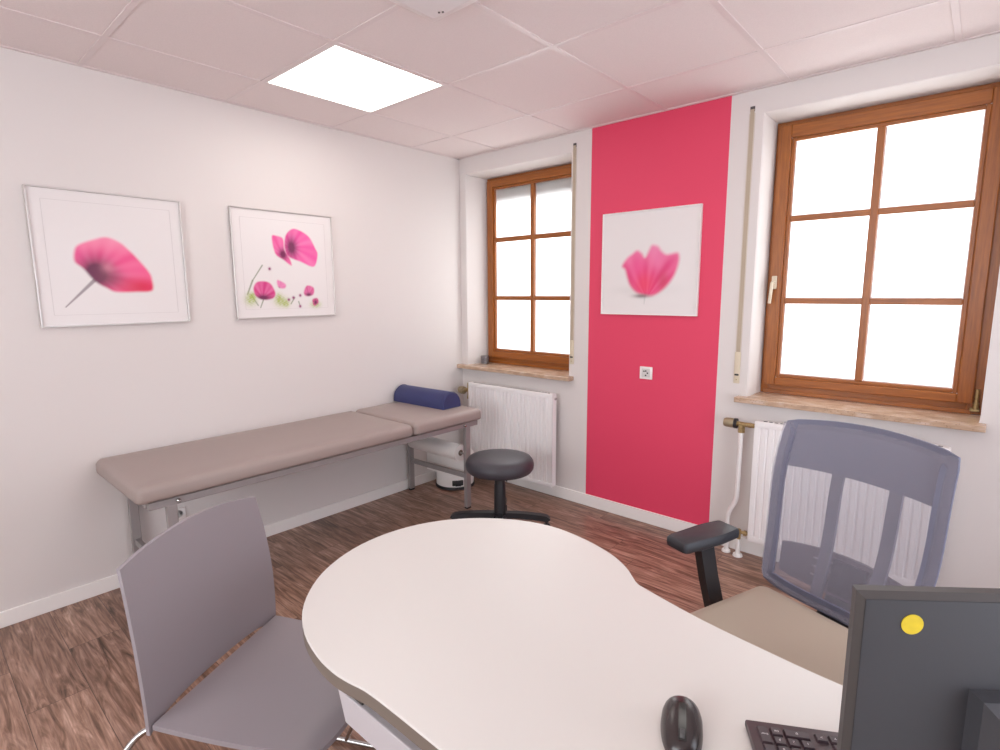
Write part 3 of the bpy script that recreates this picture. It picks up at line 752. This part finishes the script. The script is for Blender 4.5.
# paper roll hung under the head end, with its sheet
t = thing('paper_roll', 'white couch paper roll hanging under the head end of the couch', 'paper roll', (.31, -.572, .375))
bm = NB(); N_ = 36; RR = .055
a = []
for x in (-.248, .240):
    a.append([bm.verts.new((x, RR*math.cos(2*PI*k/N_), RR*math.sin(2*PI*k/N_))) for k in range(N_)])
b = []
for x in (-.248, .240):
    b.append([bm.verts.new((x, .020*math.cos(2*PI*k/N_), .020*math.sin(2*PI*k/N_))) for k in range(N_)])
for k in range(N_):
    j = (k+1) % N_
    bm.faces.new((a[0][k], a[0][j], a[1][j], a[1][k])); bm.faces.new((b[0][k], b[0][j], b[1][j], b[1][k]))
    bm.faces.new((a[0][k], a[0][j], b[0][j], b[0][k])); bm.faces.new((a[1][k], a[1][j], b[1][j], b[1][k]))
obj('roll', bm, M['paper'], t, 40)
bm = NB(); lathe(bm, [(.020, -.2485), (.0175, -.2485), (.0175, .2405), (.020, .2405)], (0, 0, 0), 24, 'x'); obj('core', bm, mat('cardboard', (.20, .14, .10), .8), t, 40)
bm = NB()
def shf(u, v):
    z = -v*.215; return ((-.175+u*.41, RR+.0015+.006*math.sin(v*2.2)+.002*math.sin(u*9), z), (0, 1, 0))
sheet(bm, shf, 16, 8, .001); obj('loose_sheet', bm, M['paper'], t, 60)

# pedal bin
t = thing('pedal_bin', 'white round pedal bin with a black base under the couch head', 'bin', (.200, -.295, 0))
bm = NB(); lathe(bm, [(0, .0), (.143, .0), (.148, .006), (.146, .022), (0, .022)], (0, 0, 0), 40); obj('base_ring', bm, M['black'], t, 40)
bm = NB(); lathe(bm, [(.135, .018), (.141, .024), (.141, .235), (.135, .24), (0, .24)], (0, 0, 0), 40); obj('bin_body', bm, M['enamel'], t, 40)
bm = NB(); lathe(bm, [(.144, .236), (.145, .25), (.128, .268), (.07, .281), (0, .285)], (0, 0, 0), 40); obj('lid', bm, M['enamel'], t, 40)
ang = -.62
ca, sa = math.cos(ang), math.sin(ang)
rot = Matrix.Rotation(ang, 3, 'Z')
bm = NB(); box(bm, .128, .1435, -.040, .040, .035, .075, .003, 1, rot=rot); obj('pedal_recess', bm, M['slot'], t)
bm = NB(); box(bm, .13, .172, -.022, .022, .040, .048, .003, 2, rot=rot); obj('pedal', bm, M['black'], t)

# bolster
t = thing('bolster', 'navy blue half-round vinyl bolster lying on the couch head end', 'bolster', (.260, -.610, .6795), math.radians(2))
bm = NB(); prof = []
w_, h__ = .083, .106
pr = [(-w_, 0)]
for k in range(13):
    a = PI-PI*k/12; pr.append((w_*1.0*math.cos(a)*(1 if True else 1), .022+(h__-.022)*math.sin(a)))
pr.append((w_, 0))
xs_ = [(-.250, .95), (-.245, .98), (-.236, 1), (.236, 1), (.245, .98), (.250, .95)]
rings = []
for x, s in xs_: rings.append([bm.verts.new((x, p[0]*s, p[1]*s if p[1] > 0 else 0)) for p in pr])
for A, B in zip(rings, rings[1:]):
    for k in range(len(A)): bm.faces.new((A[k], A[(k+1) % len(A)], B[(k+1) % len(A)], B[k]))
bm.faces.new(rings[0]); bm.faces.new(rings[-1])
obj('bolster_cover', bm, M['navy'], t, 45)
for x in (-.238, .238):
    bm = NB(); tube(bm, [(x, p[0]*1.005, p[1]*1.005+.0005) for p in pr[1:-1]], .0018, 6); obj('seam', bm, M['navy'], t)

# ------------------------------------------------------------------ rolling stool
t = thing('rolling_stool', 'round black padded rolling stool in front of the left radiator', 'stool', (.995, -.680, 0), math.radians(42))
bm = NB(); lathe(bm, [(0, .374), (.165, .374), (.190, .380), (.202, .396), (.205, .418), (.201, .438), (.188, .456), (.15, .467), (.08, .471), (0, .470)], (0, 0, 0), 48); obj('seat', bm, M['blackvinyl'], t, 50)
bm = NB(); lathe(bm, [(0, .366), (.13, .366), (.13, .375), (0, .375)], (0, 0, 0), 32); box(bm, -.06, .06, -.05, .05, .344, .368, .004, 2); obj('seat_plate', bm, M['black'], t, 40)
bm = NB(); tube(bm, [(.11*math.cos(a_)+.0, .11*math.sin(a_), .362-.014*math.sin((a_+.9)*1.2)) for a_ in [(-1.6+1.1*k/10) for k in range(11)]], .0035, 8)
tube(bm, [(.02, -.06, .360), (.04, -.12, .352)], .004, 8); obj('height_lever', bm, M['black'], t, 40)
bm = NB(); lathe(bm, [(0, .06), (.034, .06), (.036, .12), (.034, .29), (.031, .30), (.031, .365), (0, .365)], (0, 0, 0), 24); obj('column', bm, M['black'], t, 40)
bm = NB(); lathe(bm, [(0, .058), (.048, .058), (.050, .085), (.042, .105), (0, .105)], (0, 0, 0), 24); obj('hub', bm, M['black'], t, 40)
for k, a in enumerate((175, 85, -5, -95)):
    a = math.radians(a); c_, s_ = math.cos(a), math.sin(a)
    bm = NB(); pts = [(c_*r, s_*r, z) for r, z in ((.03, .100), (.12, .100), (.22, .092), (.275, .084), (.290, .070))]
    tube(bm, smooth_path(pts, 4), 1, flat=(.042, .034), upv=(0, 0, 1)); ar = obj('base_arm', bm, M['black'], t, 30)
    bm = NB(); ax = Vector((-s_, c_, 0))
    p0 = Vector((c_*.283, s_*.283, .024))
    for o_ in (-.014, .014):
        rr_ = []
        for h_w in (-.009, .009):
            cc = p0+ax*(o_+h_w); rr_.append([bm.verts.new(cc+Vector((c_*math.cos(q_), s_*math.cos(q_), math.sin(q_)))*.0235) for q_ in [2*PI*i/20 for i in range(20)]])
        for i in range(20): bm.faces.new((rr_[0][i], rr_[0][(i+1) % 20], rr_[1][(i+1) % 20], rr_[1][i]))
        bm.faces.new(rr_[0]); bm.faces.new(rr_[1])
    tube(bm, [p0, p0+Vector((0, 0, .06))], .006, 8)
    obj('castor', bm, M['black'], ar, 40)

# ------------------------------------------------------------------ desk
DZ = .750
ctl_far = [(4.02, -1.998), (3.5, -1.998), (3.15, -1.998), (2.953, -1.994), (2.839, -1.983), (2.697, -1.963), (2.56, -1.930), (2.529, -1.919), (2.506, -1.899), (2.473, -1.869), (2.425, -1.839), (2.367, -1.817), (2.295, -1.800), (2.212, -1.793), (2.14, -1.804), (2.062, -1.836), (1.985, -1.890), (1.923, -1.960), (1.880, -2.042), (1.859, -2.132), (1.861, -2.228), (1.884, -2.312), (1.921, -2.385), (1.973, -2.448), (2.035, -2.499), (2.110, -2.536), (2.191, -2.556), (2.255, -2.561), (2.300, -2.557), (2.340, -2.550), (2.40, -2.548), (2.531, -2.548), (2.9, -2.550), (4.02, -2.556)]
out = smooth_path([(x, y, 0) for x, y in ctl_far], 3)
outline = [(p.x, p.y) for p in out]
def inset(poly, d):
    n = len(poly); o = []
    for i in range(n):
        a, b, c = Vector(poly[i-1]), Vector(poly[i]), Vector(poly[(i+1) % n])
        e1, e2 = (b-a).normalized(), (c-b).normalized()
        n1, n2 = Vector((-e1.y, e1.x)), Vector((-e2.y, e2.x)); m_ = (n1+n2)
        m_ = m_/max(m_.length_squared, .3)*2 if m_.length > 1e-6 else n1
        o.append((b.x+m_.x*d, b.y+m_.y*d))
    return o
def area(p): return sum(p[i-1][0]*p[i][1]-p[i][0]*p[i-1][1] for i in range(len(p)))/2
sg = 1 if area(outline) > 0 else -1
t = thing('desk', 'white desk with a rounded meeting end and taupe edge in the foreground', 'desk', (2.9, -2.25, 0))
sh = lambda poly: [(x-2.9, y+2.25) for x, y in poly]
bm = NB()
lv = [(0.0015, DZ), (0, DZ-.0015), (0, DZ-.004)]
rings = [[bm.verts.new((x, y, z)) for x, y in sh(inset(outline, sg*i_))] for i_, z in lv]
bm.faces.new(rings[0])
for A, B in zip(rings, rings[1:]):
    for k in range(len(A)): bm.faces.new((A[k], A[(k+1) % len(A)], B[(k+1) % len(A)], B[k]))
bm.faces.new(rings[-1])
top = obj('tabletop', bm, M['desk'], t, 30)
bm = NB()
lv = [(0.0004, DZ-.004), (0, DZ-.008), (0, DZ-.029), (.003, DZ-.032)]
rings = [[bm.verts.new((x, y, z)) for x, y in sh(inset(outline, sg*i_))] for i_, z in lv]
for A, B in zip(rings, rings[1:]):
    for k in range(len(A)): bm.faces.new((A[k], A[(k+1) % len(A)], B[(k+1) % len(A)], B[k]))
bm.faces.new(rings[0]); bm.faces.new(rings[-1])
obj('edge_band', bm, M['deskedge'], top, 30)
bm = NB(); box(bm, 2.220-2.9, 3.98-2.9, -2.532+2.25, -2.504+2.25, .618, .680, .002, 2)
for v in bm.verts:
    if v.co.x < -.5 and v.co.z < .65: v.co.x += .020
obj('side_beam', bm, M['beam'], t)
bm = NB(); box(bm, 2.40-2.9, 3.98-2.9, -2.06+2.25, -2.03+2.25, .622, .680, .002, 2); obj('side_beam', bm, M['beam'], t)
for x in (2.26, 2.65, 3.1, 3.6): bm = NB(); box(bm, x-2.9-.035, x-2.9+.035, -2.528+2.25, -2.05+2.25, .681, .7175); obj('mounting_bar', bm, M['slot'], t)
for x, y in ((2.50, -2.2), (3.85, -2.27)):
    bm = NB(); lathe(bm, [(0, .02), (.04, .02), (.04, .7175), (0, .7175)], (x-2.9, y+2.25, 0), 28); lg = obj('leg', bm, M['beam'], t, 40)
    bm = NB(); lathe(bm, [(0, .0005), (.22, .0005), (.22, .008), (.05, .022), (0, .022)], (x-2.9, y+2.25, 0), 40); obj('base_plate', bm, M['beam'], lg, 40)

# ------------------------------------------------------------------ visitor chair
# local frame: x = forward, y = toward far side, origin under near-rear corner
fa = math.atan2(.46, .888)
t = thing('visitor_chair', 'grey plastic visitor chair with chrome sled legs at the left end of the desk', 'chair', (1.745, -2.74, 0), fa)
Wd = .45
def shell(u, v, back):
    # u across 0..1 (near -> far)
    y = u*Wd; c = (2*u-1)
    return y, c
bm = NB()
def seatf(u, v):
    y = .005+u*(Wd-.01); s = v; c = 2*u-1
    w = 1-.10*max(0, s-.35)/.65*1.0
    yy = Wd/2+(y-Wd/2)*(1-.07*s*s)
    x = .012+s*.415
    z = .462-.004*math.sin(s*PI)-.018*max(0, (s-.80)/.2)**2 - .006*(1-c*c)*(math.sin(min(1, s*1.3)*PI))
    if s > .86: x -= .030*(abs(c)**4)*((s-.86)/.14)**1
    return (x, yy, z), (0, 0, 1)
sheet(bm, seatf, 24, 30, .013); obj('seat', bm, M['greyseat'], t, 50)
bm = NB()
def backf(u, v):
    c = 2*u-1
    hw = Wd/2+ .006*math.sin(v*PI) - .004*v
    y = Wd/2+c*hw
    ztop = .835+.030*(1-c*c)
    z0 = .437+.028*(1-c**4)
    z = z0+(ztop-z0)*v
    x = .008+.006*math.sin(v*PI)-.036*v**1.8 - .012*(1-c*c)
    return (x, y, z), (1, 0, 0)
sheet(bm, backf, 28, 28, .010); obj('backrest', bm, M['greyplastic'], t, 50)
def legpath(y0, yr, s):
    return [(.32, y0, .440), (.08, y0, .440), (-.035, yr+(y0-yr)*.7, .435), (-.055, yr, .37), (-.04, yr, .012), (.42, yr, .012)]
for y0, yr, yf_ in ((.05, -.055, .10), (.40, .512, .36)):
    bm = NB(); tube(bm, fillet(legpath(y0, yr, 1), .045, 6), .0075, 12)
    tube(bm, fillet([(.30, y0, .440), (.405, yf_+(.0), .440), (.19, yr, .014)], .03, 5), .0065, 12)
    obj('leg', bm, M['chrome'], t, 50)
bm = NB(); tube(bm, [(.30, .05, .440), (.30, .40, .440)], .0075, 10); tube(bm, [(.08, .05, .440), (.08, .40, .440)], .0075, 10)
obj('cross_tube', bm, M['chrome'], t, 50)

# ------------------------------------------------------------------ office chair
# local frame: +x to the photo's right along backrest, -y forward (toward desk)
th = math.radians(-20)
OC = (2.776, -1.373, 0)
t = thing('office_chair', 'office swivel chair with grey-blue mesh back and beige seat behind the desk', 'chair', OC, th)
TB = math.radians(13)
def bsurf(s, v, off=0):
    """s in -1..1 across, v 0..1 up; off = distance behind the front face"""
    hw = .238+.010*math.sin(v*PI*.9)-.030*(1-v)**4
    x = s*hw+.006*(v-.5)-.012
    z = .464+.536*v + (.024*(1-s*s)*v**3) - (.035*(abs(s)**3)*(1-v)**6)*(-1)
    y = .150+math.tan(TB)*(z-.485) - .028*(s*s) + .022*math.sin((v-.05)*PI*2)*.6 - .012*(abs(s)**6)*(v**3)
    return Vector((x, y+off, z))
NS = 28
def frame_mask(s, v):
    # solid upper yoke, rim and lower edge
    left = abs(s) > .90
    topb = v > (.775 - .035*s)
    bot = v < .035
    return left or topb or bot
# woven sheet
bm = NB()
sheet(bm, lambda u, v: (bsurf(2*u-1, v), (0, -1, 0)), 28, 30, .0012); obj('mesh_panel', bm, M['mesh'], t, 60)
# rim frame behind the mesh
bm = NB(); rim = []
S_ = .915
for k in range(25): rim.append(bsurf(S_, .02+.955*k/24, .006))
for k in range(1, 24): rim.append(bsurf(S_-2*S_*k/24, .975, .006))
for k in range(25): rim.append(bsurf(-S_, .975-.955*k/24, .006))
for k in range(1, 24): rim.append(bsurf(-S_+2*S_*k/24, .02, .006))
tube(bm, rim, 1, closed=True, flat=(.040, .008), upv=(0, -1, 0)); obj('back_frame', bm, M['meshframe'], t, 50)
bm = NB()
def yoke(u, v):
    s = (2*u-1)*.955
    lo = .735-.05*s*0
    return bsurf(s, lo+(.972-lo)*v, .006+.0), (0, -1, 0)
sheet(bm, yoke, 24, 8, .012); obj('top_yoke', bm, M['meshframe'], t, 50)
for sx in (-.25, .42):
    bm = NB(); pts = [bsurf(sx, v, .022) for v in [.02+.77*k/12 for k in range(13)]]
    tube(bm, pts, 1, flat=(.034, .012), upv=(0, -1, 0)); obj('back_strut', bm, M['strut'], t, 50)
# lumbar pad with slots
bm = NB()
def lum(u, v):
    s = (2*u-1)*.86
    top_ = .285-.06*abs(s)**2.2
    lo = .06
    p = bsurf(s, lo+(top_-lo)*v, .040)
    return p, (0, -1, 0)
def lhole(u, v):
    return (abs(u-.5) < .24 and (.28 < v < .33 or .49 < v < .54 or .70 < v < .75)) 
sheet(bm, lum, 40, 28, .008, hole=lhole); obj('lumbar_support', bm, mat('lumbar_grey', (.115, .085, .10), .5), t, 50)
# spine bracket
bm = NB(); tube(bm, fillet([(0, -.03, .425), (0, .16, .425), (0, .205, .47), (0, .235, .60)], .04, 5), 1, flat=(.10, .035), upv=(1, 0, 0) if False else (0, .3, 1)); obj('back_bracket', bm, M['black'], t, 30)
# seat
bm = NB()
ol = []
for sx, sy, a0 in ((1, -1, -PI/2), (1, 1, 0), (-1, 1, PI/2), (-1, -1, PI)):
    for k in range(7):
        a = a0+PI/2*k/6; c = .028 if sy > 0 else .09
        ol.append((.012+sx*(.208-c)+c*math.cos(a), -.135+sy*(.222-c)+c*math.sin(a)))
rings = []
for f_, z in ((.90, .425), (.97, .432), (1, .45), (1.0, .468), (.985, .482), (.95, .490), (.80, .494), (.4, .492)):
    rings.append([bm.verts.new((.012+(x-.012)*f_, -.135+(y+.135)*f_, z)) for x, y in ol])
for A, B in zip(rings, rings[1:]):
    for k in range(len(A)): bm.faces.new((A[k], A[(k+1) % len(A)], B[(k+1) % len(A)], B[k]))
bm.faces.new(rings[0]); bm.faces.new(rings[-1])
obj('seat', bm, M['seatfab'], t, 60)
bm = NB(); box(bm, -.11, .11, -.20, .04, .372, .425, .01, 2); obj('mechanism', bm, M['black'], t, 30)
for s in (-1, 1):
    xo = -.258 if s < 0 else .300
    bm = NB()
    # pad outline tapered toward the front
    po = [(0, .115), (.040, .115), (.048, .03), (.040, -.130), (-.040, -.130), (-.048, .03), (-.040, .115)]
    po = [(p.x, p.y) for p in fillet([(a, b, 0) for a, b in po]+[(po[0][0], po[0][1], 0)], .012, 3)][:-1]
    rings = []
    for f_, z in ((.90, .655), (.985, .659), (1, .670), (.985, .683), (.93, .688)):
        rings.append([bm.verts.new((xo+x*f_, -.120+y*f_, z)) for x, y in po])
    for A, B in zip(rings, rings[1:]):
        for k in range(len(A)): bm.faces.new((A[k], A[(k+1) % len(A)], B[(k+1) % len(A)], B[k]))
    bm.faces.new(rings[0]); bm.faces.new(rings[-1])
    pad = obj('arm_pad', bm, M['armpad'], t, 50)
    bm = NB(); tube(bm, [(xo-s*.0, -.125, .648), (xo+s*.0, -.095, .53), (xo-s*.005, -.065, .42)], 1, flat=(.030, .055), upv=(0, 1, 0)); box(bm, xo-.022, xo+.022, -.17, -.08, .638, .650, .003, 1)
    tube(bm, [(xo-s*.005, -.07, .43), (xo-s*.03, -.075, .402), (s*.10, -.08, .400)], 1, flat=(.05, .018), upv=(0, 0, 1))
    obj('arm_post', bm, M['black'], t, 30)
bm = NB(); lathe(bm, [(0, .09), (.028, .09), (.028, .25), (.02, .255), (.02, .375), (0, .375)], (0, -.08, 0), 24); obj('gas_column', bm, M['black'], t, 40)
bm = NB(); lathe(bm, [(0, .065), (.05, .065), (.05, .11), (0, .12)], (0, -.08, 0), 24); obj('base_hub', bm, M['black'], t, 40)
for k in range(5):
    a = math.radians(72*k+20); c_, s_ = math.cos(a), math.sin(a); O_ = Vector((0, -.08, 0))
    bm = NB(); tube(bm, [O_+Vector((c_*r, s_*r, z)) for r, z in ((.03, .095), (.15, .088), (.28, .072), (.30, .062))], 1, flat=(.045, .03), upv=(0, 0, 1)); ar = obj('base_arm', bm, M['black'], t, 30)
    bm = NB(); p0 = O_+Vector((c_*.29, s_*.29, .026)); ax = Vector((-s_, c_, 0))
    for o_ in (-.015, .015):
        rr_ = []
        for h_w in (-.010, .010):
            cc = p0+ax*(o_+h_w); rr_.append([bm.verts.new(cc+Vector((c_*math.cos(q_), s_*math.cos(q_), math.sin(q_)))*.0255) for q_ in [2*PI*i/20 for i in range(20)]])
        for i in range(20): bm.faces.new((rr_[0][i], rr_[0][(i+1) % 20], rr_[1][(i+1) % 20], rr_[1][i]))
        bm.faces.new(rr_[0]); bm.faces.new(rr_[1])
    tube(bm, [p0, p0+Vector((0, 0, .045))], .006, 8); obj('castor', bm, M['black'], ar, 40)

# ------------------------------------------------------------------ monitor (seen from behind)
ma = math.radians(38)
# local: x along the monitor to the photo's right, -y = back side facing the camera; origin at stand base
MX, MZ = .265, 1.1355
ux, uy = math.cos(ma), math.sin(ma)
mo = (3.0155+ux*MX, -2.419+uy*MX, DZ)
t = thing('monitor', 'black computer monitor seen from behind with a yellow round sticker', 'monitor', mo, ma)
zt = MZ-DZ; zb = zt-.335
bm = NB()
# rim with chamfer toward the back
def rect_ring(x, z0, z1, y): return [bm.verts.new(p) for p in ((-x, y, z0), (x, y, z0), (x, y, z1), (-x, y, z1))]
Rg = [rect_ring(MX-.002, zb, zt, .010), rect_ring(MX, zb, zt, .0), rect_ring(MX-.006, zb+.008, zt-.0060, -.006), rect_ring(MX-.006, zb+.008, zt-.0060, .008)]
for A, B in zip(Rg, Rg[1:]):
    for k in range(4): bm.faces.new((A[k], A[(k+1) % 4], B[(k+1) % 4], B[k]))
bm.faces.new(Rg[0]); bm.faces.new(Rg[-1])
obj('bezel', bm, M['bezel'], t)
bm = NB(); box(bm, -MX+.006, MX-.006, -.0045, .008, zb+.008, zt-.0060, .0015, 1); bk = obj('back_cover', bm, M['monitor'], t)
bm = NB(); box(bm, -MX+.008, MX-.008, .0095, .0115, zb+.014, zt-.008, 0); obj('screen', bm, M['screen'], t)
# raised centre housing, tapered
bm = NB()
def rr4(x0, x1, z0, z1, y): return [bm.verts.new(p) for p in ((x0, y, z0), (x1, y, z0), (x1, y, z1), (x0, y, z1))]
hx0 = -.150; hz = zt-.101
A = rr4(hx0, -hx0, zb+.03, hz, -.005); B = rr4(hx0+.003, -hx0-.003, zb+.033, hz-.003, -.020)
for k in range(4): bm.faces.new((A[k], A[(k+1) % 4], B[(k+1) % 4], B[k]))
C_ = rr4(hx0+.018, -hx0-.018, zb+.05, hz-.022, -.045)
for k in range(4): bm.faces.new((B[k], B[(k+1) % 4], C_[(k+1) % 4], C_[k]))
bm.faces.new(C_); bm.faces.new(A)
obj('rear_housing', bm, M['monitor'], t)
bm = NB(); box(bm, -.055, .055, -.062, -.045, zb+.06, hz-.05, .004, 2); obj('mount_plate', bm, M['bezel'], t)
bm = NB(); box(bm, -.035, .035, -.085, -.062, .012, zb+.16, .006, 2); obj('stand_neck', bm, M['black'], t)
bm = NB(); box(bm, -.12, .12, -.135, .07, .0008, .012, .004, 2); obj('stand_foot', bm, M['black'], t)
bm = NB(); lathe(bm, [(0, -.0054), (.0105, -.0054), (.0105, -.0046), (0, -.0046)], (-MX+.0535, 0, zt-.0325), 32, 'y'); obj('sticker', bm, M['yellow'], bk)
bpy.data.objects['sticker']['label'] = 'round yellow sticker'

# ------------------------------------------------------------------ keyboard
ka = math.radians(30)
t = thing('keyboard', 'black computer keyboard with numeric pad lying on the desk below the monitor', 'keyboard', (2.861, -2.200, DZ), ka)
# local: origin at the corner seen first; +x to photo's right, -y toward the monitor side
KL, KW = .44, .137
bm = NB()
vs = box(bm, 0, KL, -KW, 0, .001, .012, .003, 2)
for v in bm.verts:
    if v.co.z > .006: v.co.z += (-v.co.y)/KW*.010
obj('keyboard_body', bm, M['kbody'], t, 30)
U = .019; kx0, ky0 = .0110, -.0150
def zk(y): return .0125+(-y)/KW*.010
def key(x, y, w, h):
    bm = NB(); g = .0012
    xa, xb, ya, yb_ = kx0+x*U+g, kx0+(x+w)*U-g, ky0-(y+h)*U+g, ky0-y*U-g
    A = [bm.verts.new((p[0], p[1], zk(p[1])-.001)) for p in ((xa, ya), (xb, ya), (xb, yb_), (xa, yb_))]
    e = .0016
    B = [bm.verts.new((p[0], p[1], zk(p[1])+.0038)) for p in ((xa+e, ya+e), (xb-e, ya+e), (xb-e, yb_-e), (xa+e, yb_-e))]
    for k in range(4): bm.faces.new((A[k], A[(k+1) % 4], B[(k+1) % 4], B[k]))
    bm.faces.new(B); bm.faces.new(A)
    return obj('key', bm, M['key'], t), (xa+xb)/2, (ya+yb_)/2
def legend(par, cx_, cy2, s, rot=PI):
    cu = bpy.data.curves.new('legend', 'FONT'); cu.body = s; cu.size = .0065 if len(s) < 3 else .0045; cu.align_x = 'CENTER'; cu.align_y = 'CENTER'; cu.extrude = .00008
    tmp = bpy.data.objects.new('legend', cu); COL.objects.link(tmp)
    dg = bpy.context.evaluated_depsgraph_get(); me = bpy.data.meshes.new_from_object(tmp.evaluated_get(dg)); COL.objects.unlink(tmp); bpy.data.objects.remove(tmp)
    me.materials.clear(); me.materials.append(M['print'])
    o = bpy.data.objects.new('key_legend', me); COL.objects.link(o); o.parent = par
    o.location = (cx_, cy2, zk(cy2)+.0040); o.rotation_euler = (-math.atan(.010/KW), 0, rot)
# rows counted from the user's front edge (y=0) towards the monitor; x from the numeric pad end
rows_ = [
    [(0, 1, 2, 'Enter'), (1, 1, 1, 'Del'), (2, 2, 1, '0'), (4.3, 1, 1, '>'), (5.3, 1, 1, 'v'), (6.3, 1, 1, '<'), (7.6, 1.25, 1, 'Ctrl'), (8.85, 1.25, 1, ''), (10.1, 1.25, 1, ''), (11.35, 1.25, 1, 'Alt'), (12.6, 6.0, 1, ''), (18.6, 1.25, 1, 'Alt'), (19.85, 1.2, 1, 'Ctrl')],
    [(1, 1, 1, '3'), (2, 1, 1, '2'), (3, 1, 1, '1'), (5.3, 1, 1, '^'), (7.6, 2.75, 1, '')]+[(10.35+k, 1, 1, c) for k, c in enumerate('-.,MNBVCXY')],
    [(0, 1, 2, '+'), (1, 1, 1, '6'), (2, 1, 1, '5'), (3, 1, 1, '4'), (7.6, 1.25, 2, '')]+[(8.85+k, 1, 1, c) for k, c in enumerate('#LKJHGFDSA')],
    [(1, 1, 1, '9'), (2, 1, 1, '8'), (3, 1, 1, '7'), (4.3, 1, 1, ''), (5.3, 1, 1, ''), (6.3, 1, 1, '')]+[(8.85+k, 1, 1, c) for k, c in enumerate('+POIUZTREW')],
    [(k, 1, 1, c) for k, c in enumerate('-*/')]+[(3, 1, 1, ''), (4.3, 1, 1, ''), (5.3, 1, 1, ''), (6.3, 1, 1, ''), (7.6, 2, 1, '')]+[(9.6+k, 1, 1, c) for k, c in enumerate('?0987654321')],
]
for ry, row in enumerate(rows_):
    for x, w, h, s in row:
        if x+w > 22.1: continue
        k_, a_, b_ = key(x, ry if ry < 5 else ry, w, h)
        if s and ry < 3 and x < 8: legend(k_, a_, b_, s)

# ------------------------------------------------------------------ mouse
mh = math.atan2(-.102, .044)
t = thing('computer_mouse', 'black wireless computer mouse on the white desk left of the keyboard', 'mouse', (2.793, -2.281, DZ+.0005), mh)
# local +x = front of the mouse (toward the camera)
bm = NB()
nU, nV = 28, 12
rings = []
for i in range(nU+1):
    a = -PI/2+PI*i/nU
    x = .053*math.sin(a); r = math.cos(a)**.5 if math.cos(a) > 0 else 0
    hw = .0315*r*(1-.10*math.sin(a)); hh = (.034*(r**.9))*(1-.22*math.sin(a))
    ring = []
    for j in range(nV+1):
        b = PI*j/nV
        ring.append(bm.verts.new((x, hw*math.cos(b)*(1.0 if abs(math.cos(b)) < .9 else 1), hh*(max(math.sin(b), 0)**.75))))
    rings.append(ring)
for A, B in zip(rings, rings[1:]):
    for j in range(nV): bm.faces.new((A[j], A[j+1], B[j+1], B[j]))
    bm.faces.new((A[0], B[0], B[-1], A[-1]))
bmesh.ops.remove_doubles(bm, verts=bm.verts, dist=1e-5)
obj('mouse_body', bm, M['mouse'], t, 60)
def mtop(x):
    s_ = max(-1, min(1, x/.053)); a = math.asin(s_); r = math.cos(a)**.5; return (.034*(r**.9))*(1-.22*math.sin(a))
bm = NB(); tube(bm, [(x, 0, mtop(x)-.0020) for x in [-.022+.062*k/14 for k in range(15)]], 1, flat=(.011, .0052), upv=(0, 0, 1)); cs = obj('centre_strip', bm, mat('strip_black', (.010, .012, .011), .3), t, 50)
bm = NB(); lathe(bm, [(0, -.0035), (.009, -.0035), (.0095, -.002), (.0095, .002), (.009, .0035), (0, .0035)], (.030, 0, mtop(.030)-.0055), 24, 'y'); obj('scroll_wheel', bm, mat('wheel_rubber', (.07, .07, .07), .5), cs, 50)
